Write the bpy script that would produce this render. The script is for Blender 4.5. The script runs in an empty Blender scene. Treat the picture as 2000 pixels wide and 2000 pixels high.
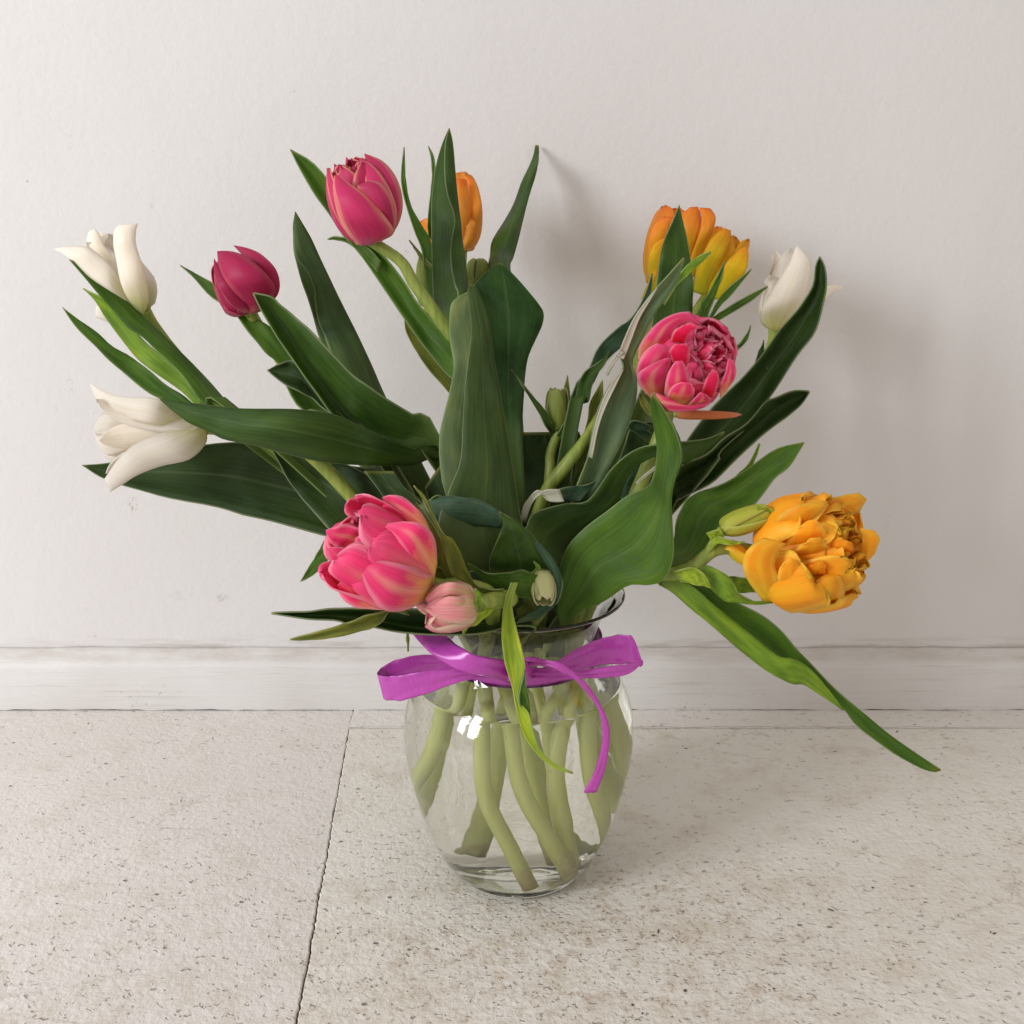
import bpy, bmesh, math, random
from mathutils import Vector, Matrix, noise
random.seed(11)
sc = bpy.context.scene
col = sc.collection

# ---------------------------------------------------------------- camera, world, window light, exposure
PITCH = math.radians(15.5)
CAM = Vector((-0.0045, -0.63, 0.43))
cd = bpy.data.cameras.new('camera'); cam = bpy.data.objects.new('camera', cd); col.objects.link(cam)
cam.location = CAM; cam.rotation_euler = (math.pi/2 - PITCH, 0, 0)
cd.sensor_width = 36; cd.lens = 36; cd.clip_start = 0.01; cd.clip_end = 50
sc.camera = cam

w = bpy.data.worlds.new('World'); sc.world = w; w.use_nodes = True
bg = w.node_tree.nodes['Background']
bg.inputs['Color'].default_value = (1.0, 0.94, 0.89, 1); bg.inputs["Strength"].default_value = 0.60

def window_light(loc, target, sx, sy, watts, colr):
    ld = bpy.data.lights.new('window_light', 'AREA'); ld.shape = 'RECTANGLE'; ld.size = sx; ld.size_y = sy
    ld.energy = watts; ld.color = colr
    o = bpy.data.objects.new('window_light', ld); col.objects.link(o); o.location = loc
    o.rotation_euler = (Vector(target) - Vector(loc)).to_track_quat('-Z', 'Y').to_euler()
    return o
window_light((-2.02, -1.20, 1.10), (0, 0.05, 0.24), 0.32, 0.95, 20, (0.92, 0.95, 1.0))
window_light((-1.76, -1.57, 1.10), (0, 0.05, 0.24), 0.32, 0.95, 20, (0.92, 0.95, 1.0))

sc.view_settings.view_transform = 'Standard'; sc.view_settings.look = 'None'
sc.view_settings.exposure = 0.06; sc.view_settings.gamma = 1.0
cy = sc.cycles
cy.max_bounces = 20; cy.transmission_bounces = 16; cy.transparent_max_bounces = 16; cy.diffuse_bounces = 6; cy.glossy_bounces = 6
cy.caustics_refractive = True; cy.caustics_reflective = False; cy.blur_glossy = 0.5
cy.sample_clamp_indirect = 0.0; cy.sample_clamp_direct = 0.0
try:
    cy.use_denoising = True; cy.denoiser = 'OPENIMAGEDENOISE'
except Exception: pass

# ---------------------------------------------------------------- helpers
def tag(o, label=None, cat=None, group=None, kind=None):
    if label: o['label'] = label
    if cat: o['category'] = cat
    if group: o['group'] = group
    if kind: o['kind'] = kind
    return o
def empty(name, loc=(0, 0, 0)):
    o = bpy.data.objects.new(name, None); o.empty_display_size = 0.02; o.location = loc; col.objects.link(o); return o
def mesh_obj(name, verts, faces, mat, parent=None, smooth=True, uvs=None):
    me = bpy.data.meshes.new(name); me.from_pydata([tuple(v) for v in verts], [], faces); me.update()
    if smooth: me.polygons.foreach_set('use_smooth', [True]*len(me.polygons))
    if uvs:
        l = me.uv_layers.new(name='UVMap')
        for lp in me.loops: l.data[lp.index].uv = uvs[lp.vertex_index]
    if mat: me.materials.append(mat)
    o = bpy.data.objects.new(name, me); col.objects.link(o)
    if parent:
        o.parent = parent; o.matrix_parent_inverse = Matrix.Translation(-PLOC(parent))
    return o
def PLOC(o):
    p = Vector(o.location)
    return p
def thicken(o, t, off=0.0):
    m = o.modifiers.new('thickness', 'SOLIDIFY'); m.thickness = t; m.offset = off; m.use_rim = True
    return o

VIEWS = {0: (0, 0, 2000), 1: (100, 220, 700), 2: (100, 720, 700), 3: (700, 220, 550), 4: (1150, 380, 550), 5: (950, 700, 700),
         6: (550, 920, 600), 7: (700, 1200, 600), 8: (1250, 940, 610), 9: (0, 1230, 770), 10: (1200, 1230, 770), 11: (850, 820, 550), 12: (770, 1120, 500)}
RIGHT = Vector((1, 0, 0)); FWD = Vector((0, math.cos(PITCH), -math.sin(PITCH))); UP = Vector((0, math.sin(PITCH), math.cos(PITCH)))
def ray(v, x, y):                       # sight line through a point measured on the photograph
    ox, oy, w_ = VIEWS[v]; s = w_/1932
    return FWD + RIGHT*((ox + x*s - 1000)/2000) + UP*(-(oy + y*s - 1000)/2000)
def at(v, x, y, Y):                     # its place at distance Y
    d = ray(v, x, y); return CAM + d*((Y - CAM.y)/d.y)
def on_floor(v, x, y, z=0.0):
    d = ray(v, x, y); return CAM + d*((z - CAM.z)/d.z)
def px(v, n, Y=0.0):                    # n zoom pixels in metres
    return n*VIEWS[v][2]/1932/2000*(Y - CAM.y + 0.06)

def cat_rom(P, n):
    P = [Vector(p) for p in P]
    if len(P) == 2: return [P[0].lerp(P[1], i/(n-1)) for i in range(n)]
    out = []; m = len(P) - 1
    for i in range(n):
        t = i/(n-1)*m; k = min(int(t), m-1); f = t - k
        p1, p2 = P[k], P[k+1]
        p0 = P[k-1] if k > 0 else p1*2 - p2
        p3 = P[k+2] if k+2 <= m else p2*2 - p1
        out.append(0.5*((2*p1) + (p2-p0)*f + (2*p0-5*p1+4*p2-p3)*f*f + (3*p1-p0-3*p2+p3)*f**3))
    return out
def resample(P, n):
    Q = cat_rom([Vector((p[0], p[1], 0)) for p in P], 120)
    L = [0]
    for a, b in zip(Q, Q[1:]): L.append(L[-1] + (b-a).length)
    out = []; j = 0
    for i in range(n):
        s = L[-1]*i/(n-1)
        while j < len(L)-2 and L[j+1] < s: j += 1
        f = (s - L[j])/max(1e-9, L[j+1]-L[j]); out.append(Q[j].lerp(Q[j+1], min(1, max(0, f))))
    return out
def lin(L, t):
    if not isinstance(L, (list, tuple)): return L
    k = t*(len(L)-1); i = min(int(k), len(L)-2); f = k - i
    f = f*f*(3-2*f) if len(L) > 2 else f
    return L[i]*(1-f) + L[i+1]*f

# ---------------------------------------------------------------- materials
class NT:
    def __init__(s, name):
        s.m = bpy.data.materials.new(name); s.m.use_nodes = True; s.t = s.m.node_tree; s.n = s.t.nodes; s.l = s.t.links
        s.b = s.n['Principled BSDF']; s.out = s.n['Material Output']
    def a(s, typ, **kw):
        nd = s.n.new(typ)
        for k, v in kw.items():
            if k in ('operation', 'blend_type', 'data_type', 'interpolation_type', 'feature', 'noise_dimensions', 'distance', 'attribute_name', 'invert', 'voronoi_dimensions', 'clamp'): setattr(nd, k, v)
            else:
                key = int(k[1:]) if k[0] == 'i' and k[1:].isdigit() else k.replace('_', ' ')
                s.put(nd.inputs[key], v)
        return nd
    def put(s, inp, v):
        if isinstance(v, bpy.types.NodeSocket): s.l.new(v, inp)
        elif isinstance(v, bpy.types.Node): s.l.new(v.outputs[0], inp)
        else: inp.default_value = v if not (isinstance(v, tuple) and len(v) == 3 and inp.type == 'RGBA') else (*v, 1)
    def math(s, op, a, b=0.0, c=0.0):
        return s.a('ShaderNodeMath', operation=op, i0=a, i1=b, i2=c).outputs[0]
    def mix(s, f, a, b, bt='MIX'):
        nd = s.n.new('ShaderNodeMix'); nd.data_type = 'RGBA'; nd.blend_type = bt
        s.put(nd.inputs[0], f); s.put(nd.inputs[6], a); s.put(nd.inputs[7], b); return nd.outputs[2]
    def ramp(s, f, pts, interp='LINEAR'):
        nd = s.n.new('ShaderNodeValToRGB'); e = nd.color_ramp; e.interpolation = interp
        while len(e.elements) < len(pts): e.elements.new(0.5)
        for el, (p, c) in zip(e.elements, pts):
            el.position = p; el.color = (c, c, c, 1) if isinstance(c, (int, float)) else (*c, 1)
        s.put(nd.inputs[0], f); return nd.outputs[0]
    def step(s, v, lo, hi, a=0.0, b=1.0):
        nd = s.n.new('ShaderNodeMapRange'); nd.interpolation_type = 'SMOOTHSTEP'
        s.put(nd.inputs[0], v)
        for i, x in enumerate((lo, hi, a, b)): nd.inputs[1+i].default_value = x
        return nd.outputs[0]
    def coord(s, which='Object', scale=(1, 1, 1), rot=(0, 0, 0), loc=(0, 0, 0)):
        tc = s.n.new('ShaderNodeTexCoord'); mp = s.n.new('ShaderNodeMapping')
        mp.inputs['Scale'].default_value = scale; mp.inputs['Rotation'].default_value = rot; mp.inputs['Location'].default_value = loc
        s.l.new(tc.outputs[which], mp.inputs[0]); return mp.outputs[0]
    def noise(s, vec, scale, detail=3.0, rough=0.55, dist=0.0):
        nd = s.n.new('ShaderNodeTexNoise'); s.put(nd.inputs['Vector'], vec)
        for k, v in (('Scale', scale), ('Detail', detail), ('Roughness', rough), ('Distortion', dist)): nd.inputs[k].default_value = v
        return nd.outputs[0]
    def voro(s, vec, scale, feature='F1'):
        nd = s.n.new('ShaderNodeTexVoronoi'); nd.feature = feature; s.put(nd.inputs['Vector'], vec); nd.inputs['Scale'].default_value = scale
        return nd
    def bump(s, h, strength, dist, normal=None):
        nd = s.n.new('ShaderNodeBump'); s.put(nd.inputs['Height'], h); nd.inputs['Strength'].default_value = strength; nd.inputs['Distance'].default_value = dist
        if normal is not None: s.l.new(normal, nd.inputs['Normal'])
        return nd.outputs[0]
    def set(s, **kw):
        for k, v in kw.items(): s.put(s.b.inputs[k.replace('_', ' ')], v)
    def thin(s, colr, amount):          # light shining through a thin leaf or petal
        t = s.n.new('ShaderNodeBsdfTranslucent'); s.put(t.inputs[0], colr)
        mx = s.n.new('ShaderNodeMixShader'); mx.inputs[0].default_value = amount
        s.l.new(s.b.outputs[0], mx.inputs[1]); s.l.new(t.outputs[0], mx.inputs[2]); s.l.new(mx.outputs[0], s.out.inputs[0])

def mat_leaf():
    k = NT('tulip_leaf')
    oi = k.n.new('ShaderNodeObjectInfo'); base = oi.outputs['Color']; rnd = oi.outputs['Random']
    uv = k.n.new('ShaderNodeUVMap').outputs[0]
    sep = k.n.new('ShaderNodeSeparateXYZ'); k.l.new(uv, sep.inputs[0])
    u = k.math('ABSOLUTE', k.math('MULTIPLY_ADD', sep.outputs[0], 2.0, -1.0)); v = sep.outputs[1]
    off = k.n.new('ShaderNodeCombineXYZ'); k.put(off.inputs[2], k.math('MULTIPLY', rnd, 37.0))
    def uvn(sx, sy, sc_, det=3):
        m = k.a('ShaderNodeVectorMath', operation='MULTIPLY'); k.l.new(uv, m.inputs[0]); m.inputs[1].default_value = (sx, sy, 1)
        a = k.a('ShaderNodeVectorMath', operation='ADD'); k.l.new(m.outputs[0], a.inputs[0]); k.l.new(off.outputs[0], a.inputs[1])
        return k.noise(a.outputs[0], sc_, det)
    vein = uvn(22, 0.8, 1.6, 5); blot = uvn(1.6, 3.4, 1.6, 5); fine = uvn(60, 3.0, 2.0, 2)
    c = k.mix(1.0, base, k.ramp(vein, [(0.3, 0.80), (0.5, 1.0), (0.7, 1.20)]), 'MULTIPLY')
    c = k.mix(1.0, c, k.ramp(blot, [(0.32, (0.62, 0.68, 0.62)), (0.52, (1, 1, 1)), (0.72, (1.45, 1.22, 1.1))]), 'MULTIPLY')
    c = k.mix(k.step(fine, 0.58, 0.70, 0, 0.22), c, (0.12, 0.19, 0.11))
    bloom = uvn(2.2, 5.0, 1.3, 6); c = k.mix(k.step(bloom, 0.52, 0.72, 0, 0.26), c, (0.105, 0.155, 0.100))
    c = k.mix(k.step(v, 0.22, 0.0, 0, 0.5), c, (0.22, 0.28, 0.10))                # paler towards the sheath
    mid = k.step(u, 0.07, 0.0, 0, 0.22); c = k.mix(mid, c, (0.20, 0.27, 0.12))
    c = k.mix(k.step(v, 0.965, 0.995, 0, 0.7), c, (0.24, 0.24, 0.05))
    edge = k.step(u, 0.965, 0.995); c = k.mix(k.math('MULTIPLY', edge, 0.42), c, (0.42, 0.48, 0.27))
    h = k.math('ADD', vein, k.math('MULTIPLY', fine, 0.6))
    k.set(Base_Color=c, Roughness=k.ramp(bloom, [(0.35, 0.42), (0.65, 0.62)]), Normal=k.bump(h, 0.40, 0.0007))
    k.b.inputs['Specular IOR Level'].default_value = 0.30
    k.b.inputs['Sheen Weight'].default_value = 0.0; k.b.inputs['Sheen Roughness'].default_value = 0.45
    t = k.mix(1.0, c, (3.6, 3.2, 1.0), 'MULTIPLY'); k.thin(t, 0.30)
    return k.m
def mat_pale():
    k = NT('pale_leaf_margin'); n = k.noise(k.coord('UV', (14, 1.5, 1)), 2.0, 3)
    k.set(Base_Color=k.ramp(n, [(0.35, (0.42, 0.44, 0.30)), (0.65, (0.66, 0.62, 0.52))]), Roughness=0.5)
    k.thin((0.6, 0.6, 0.4), 0.2); return k.m
def mat_stem(name, a, b):
    k = NT(name); n = k.noise(k.coord('Object', (300, 300, 12)), 1.0, 3); n2 = k.noise(k.coord('Object'), 60, 4)
    c = k.mix(k.ramp(n, [(0.35, 0.0), (0.65, 1.0)]), a, b)
    zz = k.n.new('ShaderNodeSeparateXYZ'); k.l.new(k.coord('Object'), zz.inputs[0])
    c = k.mix(k.step(zz.outputs[2], 0.20, 0.12), c, k.mix(n, (0.64, 0.69, 0.16), (0.82, 0.85, 0.35)))      # blanched under water
    c = k.mix(k.math('MULTIPLY', k.step(zz.outputs[2], 0.045, 0.018), k.step(n2, 0.40, 0.62, 0, 0.75)), c, (0.50, 0.34, 0.13))
    c = k.mix(k.step(n2, 0.66, 0.76, 0, 0.35), c, (0.30, 0.20, 0.06))
    k.set(Base_Color=c, Roughness=0.45, Normal=k.bump(n, 0.15, 0.0006))
    k.b.inputs['Subsurface Weight'].default_value = 0.12; k.b.inputs['Subsurface Radius'].default_value = (0.004, 0.005, 0.002); k.b.inputs['Subsurface Scale'].default_value = 1.0
    return k.m
def mat_petal(name, base, body, tip, edge, edge_amt=0.5, rib=None, rib_amt=0.0, base_to=0.28, thin=0.35, rough=0.45, streak=0.35, tip_from=0.75, edge_from=0.62, var=0.24):
    k = NT(name)
    uv = k.n.new('ShaderNodeUVMap').outputs[0]; sep = k.n.new('ShaderNodeSeparateXYZ'); k.l.new(uv, sep.inputs[0])
    oi = k.n.new('ShaderNodeObjectInfo'); rnd = oi.outputs['Random']
    u = k.math('ABSOLUTE', k.math('MULTIPLY_ADD', sep.outputs[0], 2.0, -1.0)); v = sep.outputs[1]
    off = k.n.new('ShaderNodeCombineXYZ'); k.put(off.inputs[2], k.math('MULTIPLY', rnd, 51.0))
    def uvn(sx, sy, sc_, det=3):
        m = k.a('ShaderNodeVectorMath', operation='MULTIPLY'); k.l.new(uv, m.inputs[0]); m.inputs[1].default_value = (sx, sy, 1)
        a = k.a('ShaderNodeVectorMath', operation='ADD'); k.l.new(m.outputs[0], a.inputs[0]); k.l.new(off.outputs[0], a.inputs[1])
        return k.noise(a.outputs[0], sc_, det)
    fib = uvn(34, 1.4, 1.5, 4); blot = uvn(1.5, 2.0, 2.0, 4)
    vv = k.math('ADD', v, k.math('MULTIPLY_ADD', blot, var, -0.5*var))
    c = k.ramp(vv, [(0.0, base), (base_to, body), (max(tip_from, base_to + .01), body), (1.0, tip)])
    if rib: c = k.mix(k.math('MULTIPLY', k.step(k.math('ADD', u, k.math('MULTIPLY', fib, 0.25)), 0.48, 0.10, 0, rib_amt), k.step(v, 0.95, 0.35)), c, rib)
    e = k.step(k.math('ADD', u, k.math('MULTIPLY_ADD', fib, 0.3, -0.15)), edge_from, 1.02); c = k.mix(k.math('MULTIPLY', e, edge_amt), c, edge)
    c = k.mix(streak, c, k.mix(1.0, c, k.ramp(fib, [(0.3, 0.55), (0.5, 1.0), (0.72, 1.5)]), 'MULTIPLY'))
    c = k.mix(1.0, c, k.ramp(rnd, [(0, 0.86), (1, 1.12)]), 'MULTIPLY')
    k.set(Base_Color=c, Roughness=rough, Normal=k.bump(fib, 0.25, 0.0005))
    k.b.inputs['Specular IOR Level'].default_value = 0.25
    g = k.n.new('ShaderNodeGamma'); k.l.new(c, g.inputs[0]); g.inputs[1].default_value = 0.75
    k.thin(g.outputs[0], thin); return k.m

LEAF = mat_leaf(); PALE = mat_pale()
STEM = mat_stem('tulip_stem', (0.19, 0.26, 0.04), (0.31, 0.36, 0.06))
STEMW = mat_stem('tulip_stem_pale', (0.30, 0.36, 0.12), (0.42, 0.47, 0.19))
WHITE = mat_petal('white_petal', (0.60, 0.60, 0.13), (0.92, 0.862, 0.765), (0.93, 0.875, 0.80), (0.94, 0.89, 0.80), 0.3, (0.84, 0.80, 0.56), 0.3, 0.34, 0.34, streak=0.2)
RED = mat_petal('crimson_petal', (0.46, 0.14, 0.14), (0.45, 0.020, 0.090), (0.42, 0.022, 0.09), (0.74, 0.18, 0.20), 0.40, None, 0, 0.16, 0.25, edge_from=.66)
PINK = mat_petal('rose_petal', (0.60, 0.14, 0.24), (0.64, 0.040, 0.150), (0.64, 0.045, 0.14), (0.93, 0.46, 0.30), 0.70, None, 0, 0.18, 0.28, edge_from=.60)
HOT = mat_petal('hot_pink_petal', (0.92, 0.56, 0.14), (0.90, 0.050, 0.195), (0.92, 0.10, 0.26), (0.95, 0.46, 0.56), 0.62, (0.95, 0.60, 0.34), 0.48, 0.36, 0.26, var=.5)
HOTIN = mat_petal('deep_pink_petal', (0.85, 0.02, 0.04), (0.92, 0.026, 0.14), (0.95, 0.18, 0.34), (0.96, 0.52, 0.60), 0.6, None, 0, 0.25, 0.45, var=.4)
PALEPINK = mat_petal('pale_pink_petal', (0.50, 0.52, 0.14), (0.84, 0.34, 0.36), (0.86, 0.30, 0.36), (0.80, 0.70, 0.48), 0.75, (0.66, 0.56, 0.26), 0.6, 0.55, 0.30)
ORANGE = mat_petal('orange_petal', (0.96, 0.66, 0.03), (0.99, 0.41, 0.016), (0.99, 0.52, 0.03), (1.0, 0.66, 0.07), 0.85, (1.0, 0.62, 0.03), 0.65, 0.36, 0.26, edge_from=.5, var=.7, streak=.2)
ORANGEIN = mat_petal('deep_orange_petal', (0.75, 0.08, 0.008), (0.97, 0.36, 0.010), (0.99, 0.56, 0.03), (0.55, 0.07, 0.010), 0.6, (0.99, 0.62, 0.03), 0.6, 0.40, 0.36, edge_from=.78, var=.7)
FLAME = mat_petal('orange_yellow_petal', (0.86, 0.64, 0.02), (0.93, 0.32, 0.03), (0.90, 0.20, 0.018), (0.92, 0.36, 0.07), 0.5, (0.90, 0.52, 0.03), 0.4, 0.66, 0.30, var=.6)
YELLOW = mat_petal('yellow_petal', (0.58, 0.56, 0.02), (0.88, 0.60, 0.015), (0.92, 0.34, 0.018), (0.90, 0.62, 0.04), 0.5, (0.66, 0.58, 0.03), 0.5, 0.40, 0.33, tip_from=0.5, var=.6)
TAN = mat_petal('apricot_petal', (0.80, 0.40, 0.04), (0.88, 0.36, 0.04), (0.86, 0.20, 0.015), (0.90, 0.52, 0.15), 0.5, (0.86, 0.44, 0.06), 0.5, 0.3, 0.33, var=.6)
GREENBUD = mat_petal('green_bud_petal', (0.20, 0.27, 0.04), (0.28, 0.33, 0.06), (0.36, 0.38, 0.12), (0.46, 0.47, 0.20), 0.6, (0.16, 0.24, 0.04), 0.6, 0.3, 0.25)
LIMEBUD = mat_petal('lime_bud_petal', (0.30, 0.36, 0.04), (0.52, 0.54, 0.07), (0.60, 0.60, 0.10), (0.66, 0.66, 0.20), 0.5, (0.38, 0.44, 0.04), 0.6, 0.3, 0.25)
CREAMBUD = mat_petal('cream_bud_petal', (0.42, 0.46, 0.14), (0.56, 0.56, 0.26), (0.62, 0.60, 0.34), (0.68, 0.66, 0.42), 0.5, None, 0, 0.3, 0.25)

def mat_wall():
    k = NT('painted_plaster'); o = k.coord('Object')
    peel = k.noise(o, 170, 4, 0.6); broad = k.noise(o, 22, 4, 0.5); big = k.noise(o, 3.0, 3)
    c = k.mix(k.ramp(big, [(0.35, 0.0), (0.65, 1.0)]), (0.720, 0.692, 0.676), (0.758, 0.736, 0.726))
    sp = k.voro(o, 55); dots = k.math('MULTIPLY', k.step(sp.outputs['Distance'], 0.085, 0.03), k.step(k.noise(o, 11, 2), 0.63, 0.70))
    c = k.mix(k.math('MULTIPLY', dots, 0.5), c, (0.35, 0.30, 0.27))
    def smear(x, z, rx, rz, amt, c):    # scuff, or the one painted cast shadow, with a place of its own
        p = k.coord('Object', (1/rx, 0.0, 1/rz), loc=(-x/rx, 0, -z/rz))
        ln = k.a('ShaderNodeVectorMath', operation='LENGTH'); k.l.new(p, ln.inputs[0])
        m = k.math('MULTIPLY', k.step(ln.outputs['Value'], 1.0, 0.2), k.step(k.noise(o, 420, 3), 0.50, 0.62))
        return k.mix(k.math('MULTIPLY', m, amt), c, (0.30, 0.25, 0.20))
    for x, z, rx, rz, a in SCUFFS_AND_SHADOW: c = smear(x, z, rx, rz, a, c)
    sx = k.n.new('ShaderNodeSeparateXYZ'); k.l.new(o, sx.inputs[0])
    grime = k.math('MULTIPLY', k.step(sx.outputs[2], 0.072, 0.059), k.step(k.noise(k.coord('Object', (6, 1, 60)), 3.0, 4), 0.42, 0.66))
    c = k.mix(k.math('MULTIPLY', grime, 0.55), c, (0.42, 0.36, 0.31))
    h = k.math('ADD', k.math('MULTIPLY', peel, 1.0), k.math('MULTIPLY', broad, 1.6))
    k.set(Base_Color=c, Roughness=0.62, Normal=k.bump(h, 0.30, 0.0016)); k.b.inputs['Specular IOR Level'].default_value = 0.25
    return k.m
def mat_skirting():
    k = NT('painted_skirting'); o = k.coord('Object'); st = k.noise(k.coord('Object', (5, 40, 130)), 2.2, 5, 0.6); big = k.noise(o, 9, 3)
    c = k.mix(k.ramp(big, [(0.35, 0.0), (0.65, 1.0)]), (0.72, 0.695, 0.675), (0.77, 0.755, 0.74))
    c = k.mix(k.step(st, 0.55, 0.74, 0, 0.42), c, (0.50, 0.45, 0.39))
    geo = k.n.new('ShaderNodeSeparateXYZ'); k.l.new(o, geo.inputs[0])
    top = k.step(geo.outputs[2], 0.044, 0.052)                                      # dust lying along the moulded top
    c = k.mix(k.math('MULTIPLY', top, k.ramp(k.noise(k.coord('Object', (14, 10, 60)), 2.0, 5, 0.65), [(0.34, 0.22), (0.62, 0.65)])), c, (0.50, 0.44, 0.385))
    chip = k.math('MULTIPLY', k.step(k.noise(o, 260, 3), 0.64, 0.70), k.step(k.noise(o, 24, 2), 0.55, 0.66))
    c = k.mix(k.math('MULTIPLY', chip, 0.55), c, (0.28, 0.22, 0.16))
    k.set(Base_Color=c, Roughness=0.5, Normal=k.bump(k.math('ADD', st, k.math('MULTIPLY', k.noise(o, 70, 4), 0.8)), 0.42, 0.0016)); return k.m
def mat_floor(name, seed, dirty):
    k = NT(name); o = k.coord('Object', loc=(seed, seed*0.7, 0))
    big = k.noise(o, 5.0, 4, 0.6); med = k.noise(o, 26, 4, 0.6); fine = k.noise(o, 210, 4, 0.6)
    c = k.mix(k.ramp(big, [(0.34, 0.0), (0.66, 1.0)]), ((0.750, 0.704, 0.628) if dirty else (0.745, 0.702, 0.652)), ((0.820, 0.785, 0.722) if dirty else (0.800, 0.762, 0.722)))
    c = k.mix(k.step(med, 0.52, 0.70, 0, 0.45 if dirty else 0.25), c, (0.60, 0.54, 0.43))
    c = k.mix(k.step(k.noise(o, 95, 5, 0.7), 0.52, 0.70, 0, 0.42 if dirty else 0.22), c, (0.56, 0.50, 0.42))
    geo = k.n.new('ShaderNodeSeparateXYZ'); k.l.new(k.coord('Object'), geo.inputs[0])
    X, Y = geo.outputs[0], geo.outputs[1]
    worn = k.step(Y, 0.08, -0.12)                                                    # more worn out into the room, towards the walkway
    if dirty:
        dx = k.math('SUBTRACT', X, 0.05); dy = k.math('ADD', Y, 0.10)
        rr = k.math('SQRT', k.math('ADD', k.math('MULTIPLY', dx, k.math('MULTIPLY', dx, 0.4)), k.math('MULTIPLY', dy, dy)))
        patch = k.step(k.math('ADD', rr, k.math('MULTIPLY_ADD', big, 0.22, -0.11)), 0.17, 0.02)
        worn = k.math('MAXIMUM', k.math('MULTIPLY', worn, 0.6), patch)
    c = k.mix(k.math('MULTIPLY', worn, k.step(k.noise(o, 34, 5, 0.7), 0.44, 0.72, 0, 0.45 if dirty else 0.35)), c, (0.50, 0.40, 0.25))
    if dirty:
        c = k.mix(k.math('MULTIPLY', patch, k.step(k.noise(o, 60, 5, 0.7), 0.50, 0.68, 0, 0.48)), c, (0.40, 0.27, 0.16))
        c = k.mix(k.math('MULTIPLY', k.math('MULTIPLY', patch, k.step(k.noise(o, 240, 5, 0.7), 0.56, 0.64)), 0.6), c, (0.22, 0.14, 0.08))
    # small lens-shaped flecks and pits in the worn paint, two sizes
    wob = k.a('ShaderNodeVectorMath', operation='ADD'); k.l.new(k.coord('Object', (150, 260, 1), (0, 0, 0.5), (seed, 0, 0)), wob.inputs[0])
    nn = k.n.new('ShaderNodeTexNoise'); k.l.new(o, nn.inputs['Vector']); nn.inputs['Scale'].default_value = 160; 
    sc_ = k.a('ShaderNodeVectorMath', operation='SCALE'); k.l.new(nn.outputs['Color'], sc_.inputs[0]); sc_.inputs['Scale'].default_value = 2.4
    k.l.new(sc_.outputs[0], wob.inputs[1])
    v1 = k.voro(wob.outputs[0], 1.0)
    cell = k.n.new('ShaderNodeSeparateColor'); k.l.new(v1.outputs['Color'], cell.inputs[0])
    pit = k.math('MULTIPLY', k.step(v1.outputs['Distance'], 0.33, 0.10), k.step(k.math('ADD', k.math('MULTIPLY_ADD', k.noise(o, 17, 4, 0.6), 1.1, -0.55), k.math('ADD', cell.outputs[0], k.math('MULTIPLY', worn, 0.42 if dirty else 0.25))), 0.68 if dirty else 0.74, 0.84 if dirty else 0.90))
    v2 = k.voro(k.coord('Object', (62, 100, 1), (0, 0, -0.4), (seed*2, 0, 0)), 1.0); c2 = k.n.new('ShaderNodeSeparateColor'); k.l.new(v2.outputs['Color'], c2.inputs[0])
    pit2 = k.math('MULTIPLY', k.step(k.math('ADD', v2.outputs['Distance'], k.math('MULTIPLY', fine, 0.12)), 0.20, 0.12), k.step(c2.outputs[0], 0.88, 0.93))
    c = k.mix(k.math('MULTIPLY', pit, k.math('MULTIPLY_ADD', cell.outputs[1], 0.55, 0.15)), c, (0.30, 0.24, 0.19))
    c = k.mix(k.math('MULTIPLY', pit2, 0.75), c, (0.13, 0.105, 0.09))
    # faint rings where paint has lifted
    v3 = k.voro(wob.outputs[0], 0.075, 'DISTANCE_TO_EDGE'); ring = k.math('MULTIPLY', k.step(v3.outputs['Distance'], 0.018, 0.004), k.step(k.noise(o, 9, 2), 0.55, 0.62))
    c = k.mix(k.math('MULTIPLY', ring, 0.30), c, (0.40, 0.34, 0.26))
    h = k.math('SUBTRACT', k.math('ADD', k.math('MULTIPLY', fine, 0.8), k.math('MULTIPLY', med, 1.0)), k.math('ADD', k.math('MULTIPLY', pit, 0.7), pit2))
    k.set(Base_Color=c, Roughness=k.ramp(med, [(0.3, 0.42), (0.7, 0.62)]), Normal=k.bump(h, 0.75, 0.0022)); k.b.inputs['Specular IOR Level'].default_value = 0.3
    return k.m
def mat_plain(name, c, rough=0.8):
    k = NT(name); n = k.noise(k.coord('Object'), 150, 4)
    k.set(Base_Color=k.mix(k.ramp(n, [(0.3, 0.0), (0.7, 1.0)]), tuple(x*0.7 for x in c), tuple(x*1.2 for x in c)), Roughness=rough); return k.m
def mat_glass():
    k = NT('clear_glass'); g = k.n.new('ShaderNodeBsdfGlass'); g.inputs['IOR'].default_value = 1.5; g.inputs['Roughness'].default_value = 0.0
    n = k.noise(k.coord('Object'), 26, 2); g.inputs['Color'].default_value = (0.995, 1.0, 0.995, 1)
    k.l.new(k.bump(n, 0.22, 0.003), g.inputs['Normal']); k.l.new(g.outputs[0], k.out.inputs[0]); return k.m
def mat_water():
    k = NT('vase_water'); g = k.n.new('ShaderNodeBsdfGlass'); g.inputs['IOR'].default_value = 1.33; g.inputs['Roughness'].default_value = 0.0
    g.inputs['Color'].default_value = (1.0, 1.0, 0.985, 1); k.l.new(g.outputs[0], k.out.inputs[0]); return k.m
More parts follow.
